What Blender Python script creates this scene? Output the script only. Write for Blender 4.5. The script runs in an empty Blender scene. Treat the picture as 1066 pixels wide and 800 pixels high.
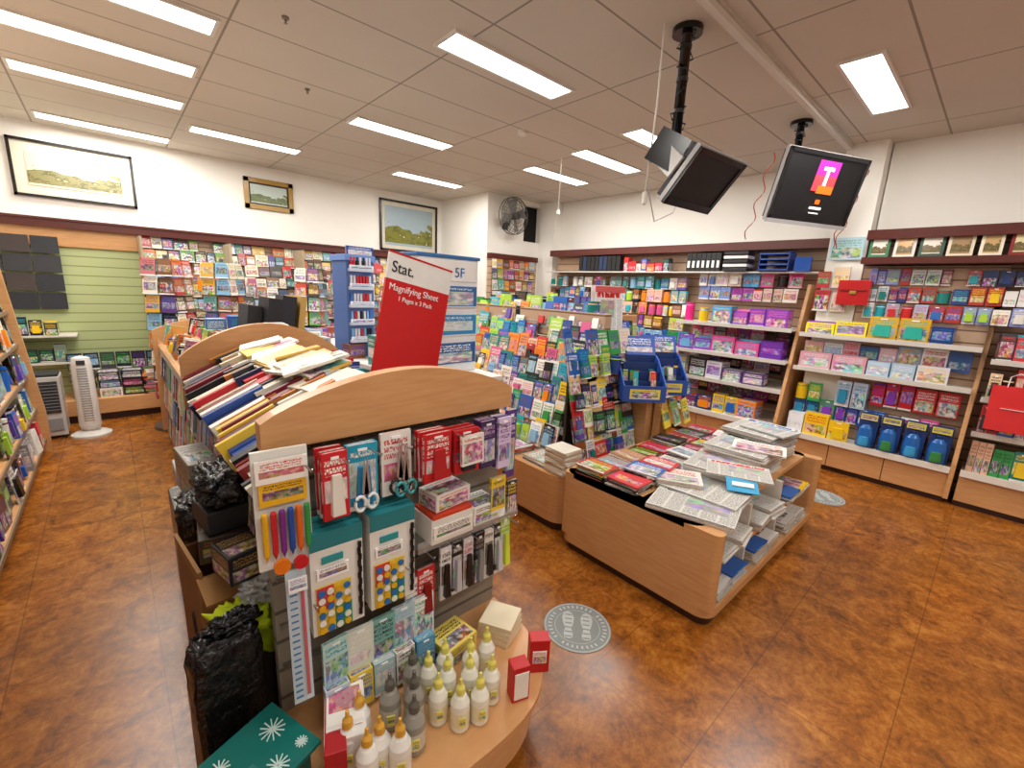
import bpy, math, random
from mathutils import Vector, Matrix, noise
R=random.Random(7)
scn=bpy.context.scene
try:
    scn.view_settings.view_transform='Standard'
except Exception: pass

def hx(h):
    h=h.lstrip('#'); c=[int(h[i:i+2],16)/255 for i in (0,2,4)]
    return tuple((x/12.92 if x<=.04045 else ((x+.055)/1.055)**2.4) for x in c)
def C(c): return hx(c) if isinstance(c,str) else c

# ---------------------------------------------------------------- materials
def newmat(name):
    m=bpy.data.materials.new(name); m.use_nodes=True
    nt=m.node_tree; b=nt.nodes['Principled BSDF']; return m,nt,b
def N(nt,t,**k):
    n=nt.nodes.new(t)
    for a,v in k.items(): setattr(n,a,v)
    return n
def mth(nt,op,a,b=None,c=None):
    n=nt.nodes.new('ShaderNodeMath'); n.operation=op
    for i,v in enumerate((a,b,c)):
        if v is None: continue
        if isinstance(v,(int,float)): n.inputs[i].default_value=v
        else: nt.links.new(v,n.inputs[i])
    return n.outputs[0]
def mixc(nt,f,a,b,blend='MIX'):
    n=nt.nodes.new('ShaderNodeMix'); n.data_type='RGBA'; n.blend_type=blend
    for i,v in ((0,f),(6,a),(7,b)):
        if isinstance(v,(int,float)): n.inputs[i].default_value=v
        elif isinstance(v,tuple): n.inputs[i].default_value=(*v[:3],1)
        else: nt.links.new(v,n.inputs[i])
    return n.outputs[2]
def inr(nt,v,a,b): return mth(nt,'MULTIPLY',mth(nt,'GREATER_THAN',v,a),mth(nt,'LESS_THAN',v,b))
M={}
def flat(name,rough=.5,metal=0,spec=.5,bump=0,bscale=20):
    m,nt,b=newmat(name); a=N(nt,'ShaderNodeAttribute',attribute_name='Col')
    nz=N(nt,'ShaderNodeTexNoise'); nz.inputs['Scale'].default_value=14
    tc=N(nt,'ShaderNodeTexCoord'); nt.links.new(tc.outputs['Object'],nz.inputs['Vector'])
    f=mth(nt,'MULTIPLY',nz.outputs[0],.12)
    nt.links.new(mixc(nt,f,a.outputs['Color'],(.02,.02,.02)),b.inputs['Base Color'])
    b.inputs['Roughness'].default_value=rough; b.inputs['Metallic'].default_value=metal
    if bump:
        n2=N(nt,'ShaderNodeTexNoise'); n2.inputs['Scale'].default_value=bscale; n2.inputs['Detail'].default_value=4
        nt.links.new(tc.outputs['Object'],n2.inputs['Vector'])
        bp=N(nt,'ShaderNodeBump'); bp.inputs['Strength'].default_value=bump; bp.inputs['Distance'].default_value=.02
        nt.links.new(n2.outputs[0],bp.inputs['Height']); nt.links.new(bp.outputs[0],b.inputs['Normal'])
    M[name]=m
flat('flat'); flat('gloss',.22); flat('metal',.3,.8); flat('bag',.22,0,.5,1.0,28); flat('matte',.85)
def printmat(name,news=False,rough=.32):
    m,nt,b=newmat(name)
    a=N(nt,'ShaderNodeAttribute',attribute_name='Col'); a2=N(nt,'ShaderNodeAttribute',attribute_name='Col2')
    sd=N(nt,'ShaderNodeAttribute',attribute_name='seed').outputs['Fac']
    uv=N(nt,'ShaderNodeUVMap').outputs[0]
    sp=N(nt,'ShaderNodeSeparateXYZ'); nt.links.new(uv,sp.inputs[0]); u,v=sp.outputs[0],sp.outputs[1]
    def coord(su,sv):
        cb=N(nt,'ShaderNodeCombineXYZ')
        nt.links.new(mth(nt,'MULTIPLY_ADD',u,su,mth(nt,'MULTIPLY',sd,91.)),cb.inputs[0])
        nt.links.new(mth(nt,'MULTIPLY_ADD',v,sv,mth(nt,'MULTIPLY',sd,57.)),cb.inputs[1])
        return cb.outputs[0]
    n1=N(nt,'ShaderNodeTexNoise'); n1.inputs['Scale'].default_value=1; n1.inputs['Detail'].default_value=1
    nt.links.new(coord(60,46) if news else coord(34,20),n1.inputs['Vector'])
    vo=N(nt,'ShaderNodeTexVoronoi'); vo.inputs['Scale'].default_value=1; nt.links.new(coord(3.,3.6),vo.inputs['Vector'])
    vo2=N(nt,'ShaderNodeTexNoise'); vo2.inputs['Scale'].default_value=1; vo2.inputs['Detail'].default_value=3; nt.links.new(coord(6,6),vo2.inputs['Vector'])
    let=mth(nt,'GREATER_THAN',n1.outputs[0],.5)
    s1=mth(nt,'FRACT',mth(nt,'MULTIPLY',sd,17.3)); s2=mth(nt,'FRACT',mth(nt,'MULTIPLY',sd,41.7))
    if news:
        pic=mth(nt,'MULTIPLY',inr(nt,v,.34,.76),inr(nt,u,mth(nt,'MULTIPLY',s1,.4),mth(nt,'MULTIPLY_ADD',s1,.4,.5)))
        hd=mth(nt,'MULTIPLY',inr(nt,v,.82,.95),inr(nt,u,.08,.92))
        txt=mth(nt,'MULTIPLY',inr(nt,mth(nt,'FRACT',mth(nt,'MULTIPLY',u,5)),.08,.94),mth(nt,'MULTIPLY',let,.6))
        txt=mth(nt,'MULTIPLY',txt,inr(nt,v,.04,.8))
        c=mixc(nt,txt,a.outputs['Color'],(.08,.08,.09))
        hs=N(nt,'ShaderNodeHueSaturation'); hs.inputs['Saturation'].default_value=.85; hs.inputs['Value'].default_value=.9; nt.links.new(vo.outputs['Color'],hs.inputs['Color'])
        pc=mixc(nt,.5,vo2.outputs['Color'],hs.outputs[0],'MULTIPLY')
        c=mixc(nt,pic,c,pc)
        n3=N(nt,'ShaderNodeTexNoise'); n3.inputs['Scale'].default_value=1; nt.links.new(coord(16,5),n3.inputs['Vector'])
        c=mixc(nt,mth(nt,'MULTIPLY',hd,mth(nt,'GREATER_THAN',n3.outputs[0],.44)),c,a2.outputs['Color'])
    else:
        ptop=mth(nt,'MULTIPLY_ADD',s1,.3,.45); pbot=mth(nt,'MULTIPLY',s2,.3)
        pic=mth(nt,'MULTIPLY',inr(nt,v,pbot,ptop),inr(nt,u,.07,.93))
        t0=mth(nt,'ADD',ptop,.06); tt=mth(nt,'MULTIPLY',mth(nt,'MULTIPLY',inr(nt,v,t0,.92),inr(nt,u,.1,.9)),mth(nt,'GREATER_THAN',mth(nt,'FRACT',mth(nt,'MULTIPLY',v,9.)),.3))
        hs=N(nt,'ShaderNodeHueSaturation'); hs.inputs['Saturation'].default_value=1.0; hs.inputs['Value'].default_value=.75; nt.links.new(vo.outputs['Color'],hs.inputs['Color'])
        pc=mixc(nt,mth(nt,'GREATER_THAN',vo2.outputs[0],.56),hs.outputs[0],(.85,.8,.72))
        pc=mixc(nt,mth(nt,'LESS_THAN',vo2.outputs[0],.42),pc,(.03,.03,.05))
        pc=mixc(nt,mth(nt,'MULTIPLY_ADD',s2,.55,.15),pc,a2.outputs['Color'])
        c=mixc(nt,mth(nt,'MULTIPLY',pic,.9),a.outputs['Color'],pc)
        c=mixc(nt,mth(nt,'MULTIPLY',tt,let),c,a2.outputs['Color'])
        band=mth(nt,'MULTIPLY',mth(nt,'LESS_THAN',v,.07),mth(nt,'GREATER_THAN',s1,.6)); c=mixc(nt,band,c,(.8,.78,.74))
    nt.links.new(c,b.inputs['Base Color']); b.inputs['Roughness'].default_value=rough
    M[name]=m
printmat('print'); printmat('news',True,.7)
def wood(name,c1,c2,rough=.35):
    m,nt,b=newmat(name); tc=N(nt,'ShaderNodeTexCoord'); mp=N(nt,'ShaderNodeMapping'); mp.inputs['Scale'].default_value=(3,3,30)
    nt.links.new(tc.outputs['Object'],mp.inputs[0]); nz=N(nt,'ShaderNodeTexNoise'); nz.inputs['Scale'].default_value=2.5; nz.inputs['Detail'].default_value=6
    nt.links.new(mp.outputs[0],nz.inputs['Vector']); nt.links.new(mixc(nt,nz.outputs[0],hx(c1),hx(c2)),b.inputs['Base Color'])
    b.inputs['Roughness'].default_value=rough; M[name]=m
wood('wood','#bb824f','#dcab76'); wood('darkwood','#2a1712','#3d231a'); wood('maroon','#4a1812','#5f2419')
def slat(name,c1,c2,sc=10.):
    m,nt,b=newmat(name); tc=N(nt,'ShaderNodeTexCoord'); sp=N(nt,'ShaderNodeSeparateXYZ'); nt.links.new(tc.outputs['Object'],sp.inputs[0])
    fr=mth(nt,'FRACT',mth(nt,'MULTIPLY',sp.outputs[2],sc)); nt.links.new(mixc(nt,mth(nt,'LESS_THAN',fr,.12),hx(c1),hx(c2)),b.inputs['Base Color'])
    b.inputs['Roughness'].default_value=.45; M[name]=m
slat('slat','#b89a80','#6f5540'); slat('slatgreen','#b9c48e','#8a9660'); slat('slatgrey','#8f867a','#55504a')
def wallmat(name,c,rough=.8):
    m,nt,b=newmat(name); tc=N(nt,'ShaderNodeTexCoord'); nz=N(nt,'ShaderNodeTexNoise'); nz.inputs['Scale'].default_value=1.3; nz.inputs['Detail'].default_value=4
    nt.links.new(tc.outputs['Object'],nz.inputs['Vector']); d=tuple(x*.92 for x in hx(c)); nt.links.new(mixc(nt,nz.outputs[0],hx(c),d),b.inputs['Base Color'])
    b.inputs['Roughness'].default_value=rough; M[name]=m
wallmat('wall','#f7f4ec')
m,nt,b=newmat('ceiling'); tc=N(nt,'ShaderNodeTexCoord'); sp=N(nt,'ShaderNodeSeparateXYZ'); nt.links.new(tc.outputs['Object'],sp.inputs[0])
fx=mth(nt,'FRACT',mth(nt,'DIVIDE',mth(nt,'ADD',sp.outputs[0],10.7-.67+.0),1.07)); fy=mth(nt,'FRACT',mth(nt,'DIVIDE',mth(nt,'ADD',sp.outputs[1],10.7-.585),.535))
ln=mth(nt,'MAXIMUM',mth(nt,'LESS_THAN',fx,.012),mth(nt,'LESS_THAN',fy,.024))
nz=N(nt,'ShaderNodeTexNoise'); nz.inputs['Scale'].default_value=.8; nz.inputs['Detail'].default_value=5; nt.links.new(tc.outputs['Object'],nz.inputs['Vector'])
base=mixc(nt,nz.outputs[0],hx('#dcd6ca'),hx('#cbc3b5')); nt.links.new(mixc(nt,ln,base,hx('#979082')),b.inputs['Base Color']); b.inputs['Roughness'].default_value=.85; M['ceiling']=m
# floor: mottled cork-look vinyl tiles
m,nt,b=newmat('floor'); tc=N(nt,'ShaderNodeTexCoord')
n1=N(nt,'ShaderNodeTexNoise'); n1.inputs['Scale'].default_value=7; n1.inputs['Detail'].default_value=9; n1.inputs['Roughness'].default_value=.74; n1.inputs['Distortion'].default_value=.8
n2=N(nt,'ShaderNodeTexNoise'); n2.inputs['Scale'].default_value=34; n2.inputs['Detail'].default_value=7; n2.inputs['Roughness'].default_value=.75
n3=N(nt,'ShaderNodeTexNoise'); n3.inputs['Scale'].default_value=1.6; n3.inputs['Detail'].default_value=4
for n in (n1,n2,n3): nt.links.new(tc.outputs['Object'],n.inputs['Vector'])
cr=N(nt,'ShaderNodeValToRGB'); cr.color_ramp.elements[0].position=.36; cr.color_ramp.elements[0].color=(*hx('#4c2b0e'),1); cr.color_ramp.elements[1].position=.65; cr.color_ramp.elements[1].color=(*hx('#c98534'),1)
e=cr.color_ramp.elements.new(.5); e.color=(*hx('#9a581a'),1)
nt.links.new(mth(nt,'ADD',mth(nt,'MULTIPLY',n1.outputs[0],.62),mth(nt,'MULTIPLY',n2.outputs[0],.38)),cr.inputs[0])
mr=N(nt,'ShaderNodeMapRange'); mr.inputs[1].default_value=.45; mr.inputs[2].default_value=.7; nt.links.new(n3.outputs[0],mr.inputs[0])
cc=mixc(nt,mth(nt,'MULTIPLY',mr.outputs[0],.35),cr.outputs[0],hx('#744818'))
sp=N(nt,'ShaderNodeSeparateXYZ'); nt.links.new(tc.outputs['Object'],sp.inputs[0])
fx=mth(nt,'FRACT',mth(nt,'MULTIPLY',sp.outputs[0],2.2)); fy=mth(nt,'FRACT',mth(nt,'MULTIPLY',sp.outputs[1],2.2))
ln=mth(nt,'MAXIMUM',mth(nt,'LESS_THAN',fx,.009),mth(nt,'LESS_THAN',fy,.009))
wn=N(nt,'ShaderNodeTexWhiteNoise'); cb=N(nt,'ShaderNodeCombineXYZ'); nt.links.new(mth(nt,'FLOOR',mth(nt,'MULTIPLY',sp.outputs[0],2.2)),cb.inputs[0]); nt.links.new(mth(nt,'FLOOR',mth(nt,'MULTIPLY',sp.outputs[1],2.2)),cb.inputs[1]); nt.links.new(cb.outputs[0],wn.inputs['Vector'])
cc=mixc(nt,mth(nt,'MULTIPLY',wn.outputs[0],.2),cc,hx('#4e2c0e'))
cc=mixc(nt,mth(nt,'MULTIPLY',ln,.5),cc,hx('#3a1c08')); nt.links.new(cc,b.inputs['Base Color'])
b.inputs['Roughness'].default_value=.27; b.inputs['Specular IOR Level'].default_value=.5
bp=N(nt,'ShaderNodeBump'); bp.inputs['Strength'].default_value=.1; nt.links.new(n2.outputs[0],bp.inputs['Height']); nt.links.new(bp.outputs[0],b.inputs['Normal'])
M['floor']=m
def emis(name,c,s):
    m,nt,b=newmat(name); b.inputs['Base Color'].default_value=(*hx(c),1); b.inputs['Emission Color'].default_value=(*hx(c),1); b.inputs['Emission Strength'].default_value=s; M[name]=m
emis('lamp','#fffdf8',7.0)
emis('screen','#0b0b10',.2)
emis('lit_magenta','#c0289a',.55); emis('lit_red','#e0404a',.55); emis('lit_orange','#f0701c',.6); emis('lit_white','#ffffff',.8)
m,nt,b=newmat('clear'); b.inputs['Base Color'].default_value=(1,1,1,1); b.inputs['Roughness'].default_value=.08; b.inputs['Alpha'].default_value=.12; M['clear']=m
m,nt,b=newmat('painting'); uv=N(nt,'ShaderNodeUVMap'); a=N(nt,'ShaderNodeAttribute',attribute_name='Col'); a2=N(nt,'ShaderNodeAttribute',attribute_name='Col2')
sp=N(nt,'ShaderNodeSeparateXYZ'); nt.links.new(uv.outputs[0],sp.inputs[0])
nz=N(nt,'ShaderNodeTexNoise'); nz.inputs['Scale'].default_value=6; nz.inputs['Detail'].default_value=9; nz.inputs['Roughness'].default_value=.7; nt.links.new(uv.outputs[0],nz.inputs['Vector'])
nb=N(nt,'ShaderNodeTexNoise'); nb.inputs['Scale'].default_value=2.4; nb.inputs['Detail'].default_value=5; nt.links.new(uv.outputs[0],nb.inputs['Vector'])
hz=mth(nt,'LESS_THAN',mth(nt,'SUBTRACT',sp.outputs[1],mth(nt,'MULTIPLY',mth(nt,'SUBTRACT',nb.outputs[0],.5),1.1)),.45)
land=mixc(nt,mth(nt,'GREATER_THAN',nz.outputs[0],.52),a2.outputs['Color'],mixc(nt,.5,a2.outputs['Color'],(.02,.03,.01)))
land=mixc(nt,mth(nt,'GREATER_THAN',nz.outputs[0],.6),land,(.75,.6,.25))
fade=mth(nt,'MULTIPLY',hz,inr(nt,sp.outputs[1],.06,.95))
nt.links.new(mixc(nt,fade,mixc(nt,mth(nt,'MULTIPLY',nz.outputs[0],.3),a.outputs['Color'],(.5,.5,.48)),land),b.inputs['Base Color']); b.inputs['Roughness'].default_value=.2; M['painting']=m

# ---------------------------------------------------------------- mesh builder
class B:
    def __init__(s,name): s.name=name; s.v=[]; s.f=[]; s.fm=[]; s.c=[]; s.c2=[]; s.uv=[]; s.sd=[]; s.mats=[]; s.sm=[]
    def mi(s,m):
        if m not in s.mats: s.mats.append(m)
        return s.mats.index(m)
    def add(s,vs,fs,mat='flat',col='#ffffff',col2='#222222',uvs=None,smooth=False,seed=None):
        o=len(s.v); s.v+= [tuple(x) for x in vs]; k=s.mi(mat); c=C(col); c2=C(col2)
        sd=R.random() if seed is None else seed
        for i,f in enumerate(fs):
            s.f.append([o+j for j in f]); s.fm.append(k); s.c.append(c); s.c2.append(c2); s.sd.append(sd); s.sm.append(smooth)
            if uvs: s.uv.append(uvs[i])
            else: s.uv.append([(0,0)]*len(f))
    def boxm(s,Mx,sz,mat='flat',col='#fff',col2='#222222',top=None):
        x,y,z=[a/2 for a in sz]; tx,ty=(x,y) if top is None else (x*top[0],y*top[1])
        vs=[(-x,-y,-z),(x,-y,-z),(x,y,-z),(-x,y,-z),(-tx,-ty,z),(tx,-ty,z),(tx,ty,z),(-tx,ty,z)]
        q=[(0,0),(1,0),(1,1),(0,1)]
        fs=[(0,1,5,4),(1,2,6,5),(2,3,7,6),(3,0,4,7),(4,5,6,7),(3,2,1,0)]
        s.add([Mx@Vector(v) for v in vs],fs,mat,col,col2,[q]*6)
    def box(s,c,sz,mat='flat',col='#ffffff',col2='#222222',ang=0,tilt=0,roll=0,top=None):
        Mx=Matrix.Translation(c)@Matrix.Rotation(math.radians(ang),4,'Z')@Matrix.Rotation(math.radians(tilt),4,'X')@Matrix.Rotation(math.radians(roll),4,'Y')
        s.boxm(Mx,sz,mat,col,col2,top)
    def bb(s,x0,x1,y0,y1,z0,z1,mat='flat',col='#ffffff',col2='#222222'):
        s.box(((x0+x1)/2,(y0+y1)/2,(z0+z1)/2),(abs(x1-x0),abs(y1-y0),abs(z1-z0)),mat,col,col2)
    def item(s,x,y,z,w,h,t,ang=0,tilt=0,mat='print',col='#ffffff',col2='#222222',roll=0):
        Mx=Matrix.Translation((x,y,z))@Matrix.Rotation(math.radians(ang),4,'Z')@Matrix.Rotation(math.radians(tilt),4,'X')@Matrix.Rotation(math.radians(roll),4,'Y')@Matrix.Translation((0,t/2,h/2))
        s.boxm(Mx,(w,t,h),mat,col,col2); return Mx
    def prism(s,pts,ax,a0,a1,mat='wood',col='#ffffff',smooth=False):
        n=len(pts)
        def P(p,a): return {'x':(a,p[0],p[1]),'y':(p[0],a,p[1]),'z':(p[0],p[1],a)}[ax]
        vs=[P(p,a0) for p in pts]+[P(p,a1) for p in pts]
        fs=[list(range(n)),list(range(2*n-1,n-1,-1))]
        s.add(vs,fs,mat,col); s.add(vs,[(i,(i+1)%n,n+(i+1)%n,n+i) for i in range(n)],mat,col,smooth=smooth)
    def lathe(s,prof,pos=(0,0,0),seg=16,mat='gloss',col='#ffffff',Mx=None,cols=None,sx=1,sy=1,cap=True):
        Mx=Mx or Matrix.Translation(pos)
        for k in range(len(prof)-1):
            (r0,z0),(r1,z1)=prof[k],prof[k+1]; vs=[];fs=[]
            for i in range(seg):
                a=2*math.pi*i/seg; vs.append(Mx@Vector((r0*math.cos(a)*sx,r0*math.sin(a)*sy,z0))); vs.append(Mx@Vector((r1*math.cos(a)*sx,r1*math.sin(a)*sy,z1)))
            for i in range(seg):
                j=(i+1)%seg; fs.append((2*i,2*j,2*j+1,2*i+1))
            s.add(vs,fs,mat,cols[k] if cols else col,smooth=abs(z1-z0)>1e-5)
        if not cap: return
        for (r,z),c in ((prof[0],cols[0] if cols else col),(prof[-1],cols[-1] if cols else col)):
            if r>1e-4: s.add([Mx@Vector((r*math.cos(2*math.pi*i/seg)*sx,r*math.sin(2*math.pi*i/seg)*sy,z)) for i in range(seg)],[list(range(seg))],mat,c)
    def tube(s,pts,r,seg=8,mat='flat',col='#111111',closed=False):
        pts=[Vector(p) for p in pts]; n=len(pts); vs=[];fs=[]
        for i,p in enumerate(pts):
            a=pts[(i-1)%n] if (closed or i>0) else p; b=pts[(i+1)%n] if (closed or i<n-1) else p
            t=(b-a).normalized(); ref=Vector((0,0,1)) if abs(t.z)<.9 else Vector((1,0,0))
            u=t.cross(ref).normalized(); w=t.cross(u)
            for k in range(seg):
                q=2*math.pi*k/seg; vs.append(p+r*(math.cos(q)*u+math.sin(q)*w))
        for i in range(n if closed else n-1):
            j=(i+1)%n
            for k in range(seg):
                l=(k+1)%seg; fs.append((i*seg+k,i*seg+l,j*seg+l,j*seg+k))
        if not closed: fs+= [list(range(seg)),list(range((n-1)*seg,n*seg))]
        s.add(vs,fs,mat,col,smooth=True)
    def blob(s,c,sc,amp=.25,fr=3,mat='bag',col='#0a0a0a',seed=0,flat=True,ex=.75,rot=0):
        nu,nv=48,30; vs=[];fs=[]; cr_,sr_=math.cos(math.radians(rot)),math.sin(math.radians(rot))
        for j in range(nv+1):
            th=math.pi*j/nv
            for i in range(nu):
                ph=2*math.pi*i/nu; d=Vector((math.sin(th)*math.cos(ph),math.sin(th)*math.sin(ph),math.cos(th)))
                k=1+amp*noise.noise(d*fr+Vector((seed,seed*2,0)))+amp*.6*noise.noise(d*fr*2.7+Vector((seed,0,seed)))
                dd=Vector([math.copysign(abs(q)**ex,q) for q in d])
                p=Vector((dd.x*sc[0],dd.y*sc[1],dd.z*sc[2]))*k
                if flat and p.z<-sc[2]*.85: p.z=-sc[2]*.85
                p=Vector((p.x*cr_-p.y*sr_,p.x*sr_+p.y*cr_,p.z))
                vs.append(Vector(c)+p)
        for j in range(nv):
            for i in range(nu):
                i2=(i+1)%nu; fs.append((j*nu+i,j*nu+i2,(j+1)*nu+i2,(j+1)*nu+i))
        s.add(vs,fs,mat,col,smooth=True)
    def done(s,bevel=0,parent=None):
        me=bpy.data.meshes.new(s.name); me.from_pydata(s.v,[],s.f); 
        for m in s.mats: me.materials.append(M[m])
        me.polygons.foreach_set('material_index',s.fm); me.polygons.foreach_set('use_smooth',s.sm)
        for nm,src in (('Col',s.c),('Col2',s.c2)):
            at=me.attributes.new(nm,'FLOAT_COLOR','FACE'); fl=[]
            for c in src: fl+= [c[0],c[1],c[2],1]
            at.data.foreach_set('color',fl)
        at=me.attributes.new('seed','FLOAT','FACE'); at.data.foreach_set('value',s.sd)
        uvl=me.uv_layers.new(name='UVMap'); fl=[]
        for u in s.uv:
            for a in u: fl+= [a[0],a[1]]
        uvl.data.foreach_set('uv',fl); me.validate(); me.update()
        ob=bpy.data.objects.new(s.name,me); scn.collection.objects.link(ob)
        if bevel:
            md=ob.modifiers.new('bevel','BEVEL'); md.width=bevel; md.segments=2; md.limit_method='ANGLE'; md.angle_limit=math.radians(50)
        if parent: ob.parent=parent
        return ob

MIX=['#e8e4da','#f4f1ea','#d42a2a','#1d5fb4','#f2c81e','#2f9a4a','#d8588e','#5b3f9f','#f08a1c','#22a7b8','#151515','#8fbfe0','#e8b89a','#7a4a2a','#a9d23a','#c81e26','#202226','#1c3f8c','#0f7f78']
CARDS=['#f2eee4','#e7d9c2','#b86a70','#7fb0d0','#c42a2a','#d4a43a','#5f9850','#5a3a78','#2b5f9f','#20242c','#c7682a','#e4ddc6','#4c2b1a','#6fa7a0','#8a5a3a','#2a4a3a','#1a1a1c','#a8322a','#b89a5a','#6a4a30','#3a3028']
PINK=['#e94f9b','#f06cb0','#b03fae','#8a3fc0','#f3d0e6','#3fa6e0','#d8206a','#e8288a']
TOY=['#1d63c0','#f2c81e','#d42a2a','#2fa45a','#e8ecf4','#16387a','#f08a1c','#38b0c8','#e94f9b']
DARK=['#151515','#22252c','#3a3a3e','#0d1a33','#5a5a5e','#8a8a8a']
def pick(p): return R.choice(p)
def goods(b,x,y,z,w,h,t,ang,tilt,c,c2):
    """one shop product in one of several package shapes, standing at x,y,z"""
    r=R.random(); a=math.radians(ang)
    if r<.10:
        q=min(w,.1)/2; d=q
        b.lathe([(q*.9,0),(q,.004),(q,h*.72),(q*.9,h*.76),(q*.95,h*.77),(q*.95,h*.86),(0,h*.87)],(x-math.sin(a)*d,y+math.cos(a)*d,z),12,'gloss',c,cols=[c,c2,c,c,c2,c2])
    elif r<.38:
        Mx=b.item(x,y,z,w,h,.006,ang,tilt,'print',c,c2)
        b.boxm(Mx@Matrix.Translation((0,-.012,-h*.1)),(w*.62,.024,h*.5),'gloss',c2,'#ffffff',(.85,.7))
        b.boxm(Mx@Matrix.Translation((0,-.005,h*.4)),(w*.25,.004,h*.05),'flat','#ffffff')
    elif r<.5:
        Mx=b.item(x,y,z,w,h*.8,t,ang,tilt,'print',c,c2); b.boxm(Mx@Matrix.Translation((0,0,h*.45)),(w,.008,h*.12),'flat',c2)
    else:
        b.item(x,y,z,w,h,t,ang,tilt,'print',c,c2)
def rack(b,p0,ang,length,zs,step,wr,hr,t,pal,tilt=-12,gap=.008,skip=.04,mat='print',pal2=MIX,jit=0.01,back=None,var=False):
    ca,sa=math.cos(math.radians(ang)),math.sin(math.radians(ang))
    for k,z in enumerate(zs):
        u=0; run=0; c=pick(pal); c2=pick(pal2)
        while True:
            if run<=0: w=R.uniform(*wr); h=R.uniform(*hr); c=pick(pal); c2=pick(pal2); run=R.choice((1,1,2,2,3)) if var else 1
            if u+w>length: break
            run-=1
            if R.random()>skip:
                d=k*step+R.uniform(0,jit*(4 if var else 1)); uu=u+w/2; tt=t if not isinstance(t,tuple) else R.uniform(*t)
                X,Y2=p0[0]+ca*uu-sa*d,p0[1]+sa*uu+ca*d
                if var: goods(b,X,Y2,z,w,h,tt,ang+R.uniform(-6,6),tilt+R.uniform(-2,2),c,c2)
                else: b.item(X,Y2,z,w,h,tt,ang+R.uniform(-2,2),tilt,mat,c,c2)
            u+=w+gap
def simple(name,x0,x1,y0,y1,z0,z1,mat,col='#ffffff'):
    b=B(name); b.bb(x0,x1,y0,y1,z0,z1,mat,col); return b.done()

# ---------------------------------------------------------------- room shell
simple('floor',-1.2,6.0,-3.1,7.1,-.1,0,'floor')
simple('ceiling',-1.2,6.0,-3.1,7.1,3,3.1,'ceiling')
simple('wall_back',-1.2,4.45,6.9,7.0,0,3,'wall')
b=B('wall_back_alcove'); b.bb(4.45,5.85,5.6,5.7,0,2.36,'wall'); b.bb(4.45,5.22,5.6,5.7,2.36,3,'wall'); b.bb(5.6,5.85,5.6,5.7,2.36,3,'wall'); b.bb(5.22,5.6,5.6,5.7,2.93,3,'wall')
b.bb(5.18,5.65,5.72,5.95,2.3,3,'matte','#15110e'); b.done()
simple('wall_alcove_return',4.45,4.55,5.7,6.9,0,3,'wall')
simple('wall_right',5.75,5.85,.95,5.6,0,3,'wall')
simple('wall_right_near',5.38,5.48,-3.1,.96,0,3,'wall')
simple('wall_pillar',5.2,5.75,.97,1.27,0,3,'wall')
simple('wall_corner_column',5.58,5.75,5.25,5.6,0,3,'wall')
simple('wall_left',-1.1,-1.0,-3.1,6.9,0,3,'wall')
simple('wall_front',-1.1,5.4,-3.1,-3.0,0,3,'wall')
b=B('trim_back'); b.bb(-1.0,4.44,6.68,6.899,1.98,2.06,'maroon'); b.bb(-1.0,4.44,6.66,6.899,2.055,2.075,'maroon'); b.done()
b=B('trim_alcove'); b.bb(4.46,5.49,5.5,5.599,2.03,2.11,'maroon'); b.done()
b=B('trim_right'); b.bb(5.4,5.749,1.28,5.14,2.12,2.21,'maroon'); b.done()
b=B('trim_right_near'); b.bb(5.05,5.379,-1.5,.96,2.14,2.22,'maroon'); b.bb(5.0,5.379,-1.5,.96,1.93,1.985,'maroon'); b.done()
b=B('ceiling_track'); b.bb(1.6,5.19,1.23,1.27,2.955,3.0,'flat','#e6e1d8'); b.bb(1.6,5.19,1.215,1.285,2.985,3.0,'flat','#cfc9bf'); b.done()
b=B('slat_panel_back'); b.bb(.3,4.44,6.78,6.899,.0,1.98,'slat'); b.bb(-.99,.3,6.78,6.899,.0,1.98,'slatgreen'); b.bb(-.99,.42,6.74,6.79,1.8,1.98,'wood'); b.done()
b=B('slat_panel_right'); b.bb(5.60,5.749,1.28,5.14,.0,2.12,'slat'); b.done()
b=B('slat_panel_right_near'); b.bb(5.31,5.379,-1.5,.95,.0,2.14,'slat'); b.done()

# ---------------------------------------------------------------- ceiling lights
LT=[(.12,3.42),(.12,4.22),(.14,5.1),(.16,6.5),(1.28,5.76),(2.14,2.5),(2.3,4.24),(3.46,5.68),(4.27,3.27),(4.38,4.13),(4.12,2.53),(3.95,.86),(.6,.9),(2.2,-.9),(4.0,-.9),(.4,-.9)]  # trailing entries are out-of-view panels, added to brighten the foreground
for i,(x,y) in enumerate(LT):
    b=B('ceiling_light'); w,h=.5,.1
    b.bb(x-w-.02,x+w+.02,y-h-.02,y-h,2.985,3,'flat','#e9e5dd'); b.bb(x-w-.02,x+w+.02,y+h,y+h+.02,2.985,3,'flat','#e9e5dd')
    b.bb(x-w-.02,x-w,y-h,y+h,2.985,3,'flat','#e9e5dd'); b.bb(x+w,x+w+.02,y-h,y+h,2.985,3,'flat','#e9e5dd')
    b.bb(x-w,x+w,y-h,y+h,2.99,3,'lamp'); o=b.done()
    L=bpy.data.lights.new('tube_light','AREA'); L.shape='RECTANGLE'; L.size=1; L.size_y=.2; L.energy=20 if i<12 else 15; L.color=(1,.97,.92)
    t=bpy.data.objects.new('fluorescent_tube',L); t.location=(x,y,2.97); scn.collection.objects.link(t); t.parent=o

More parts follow.
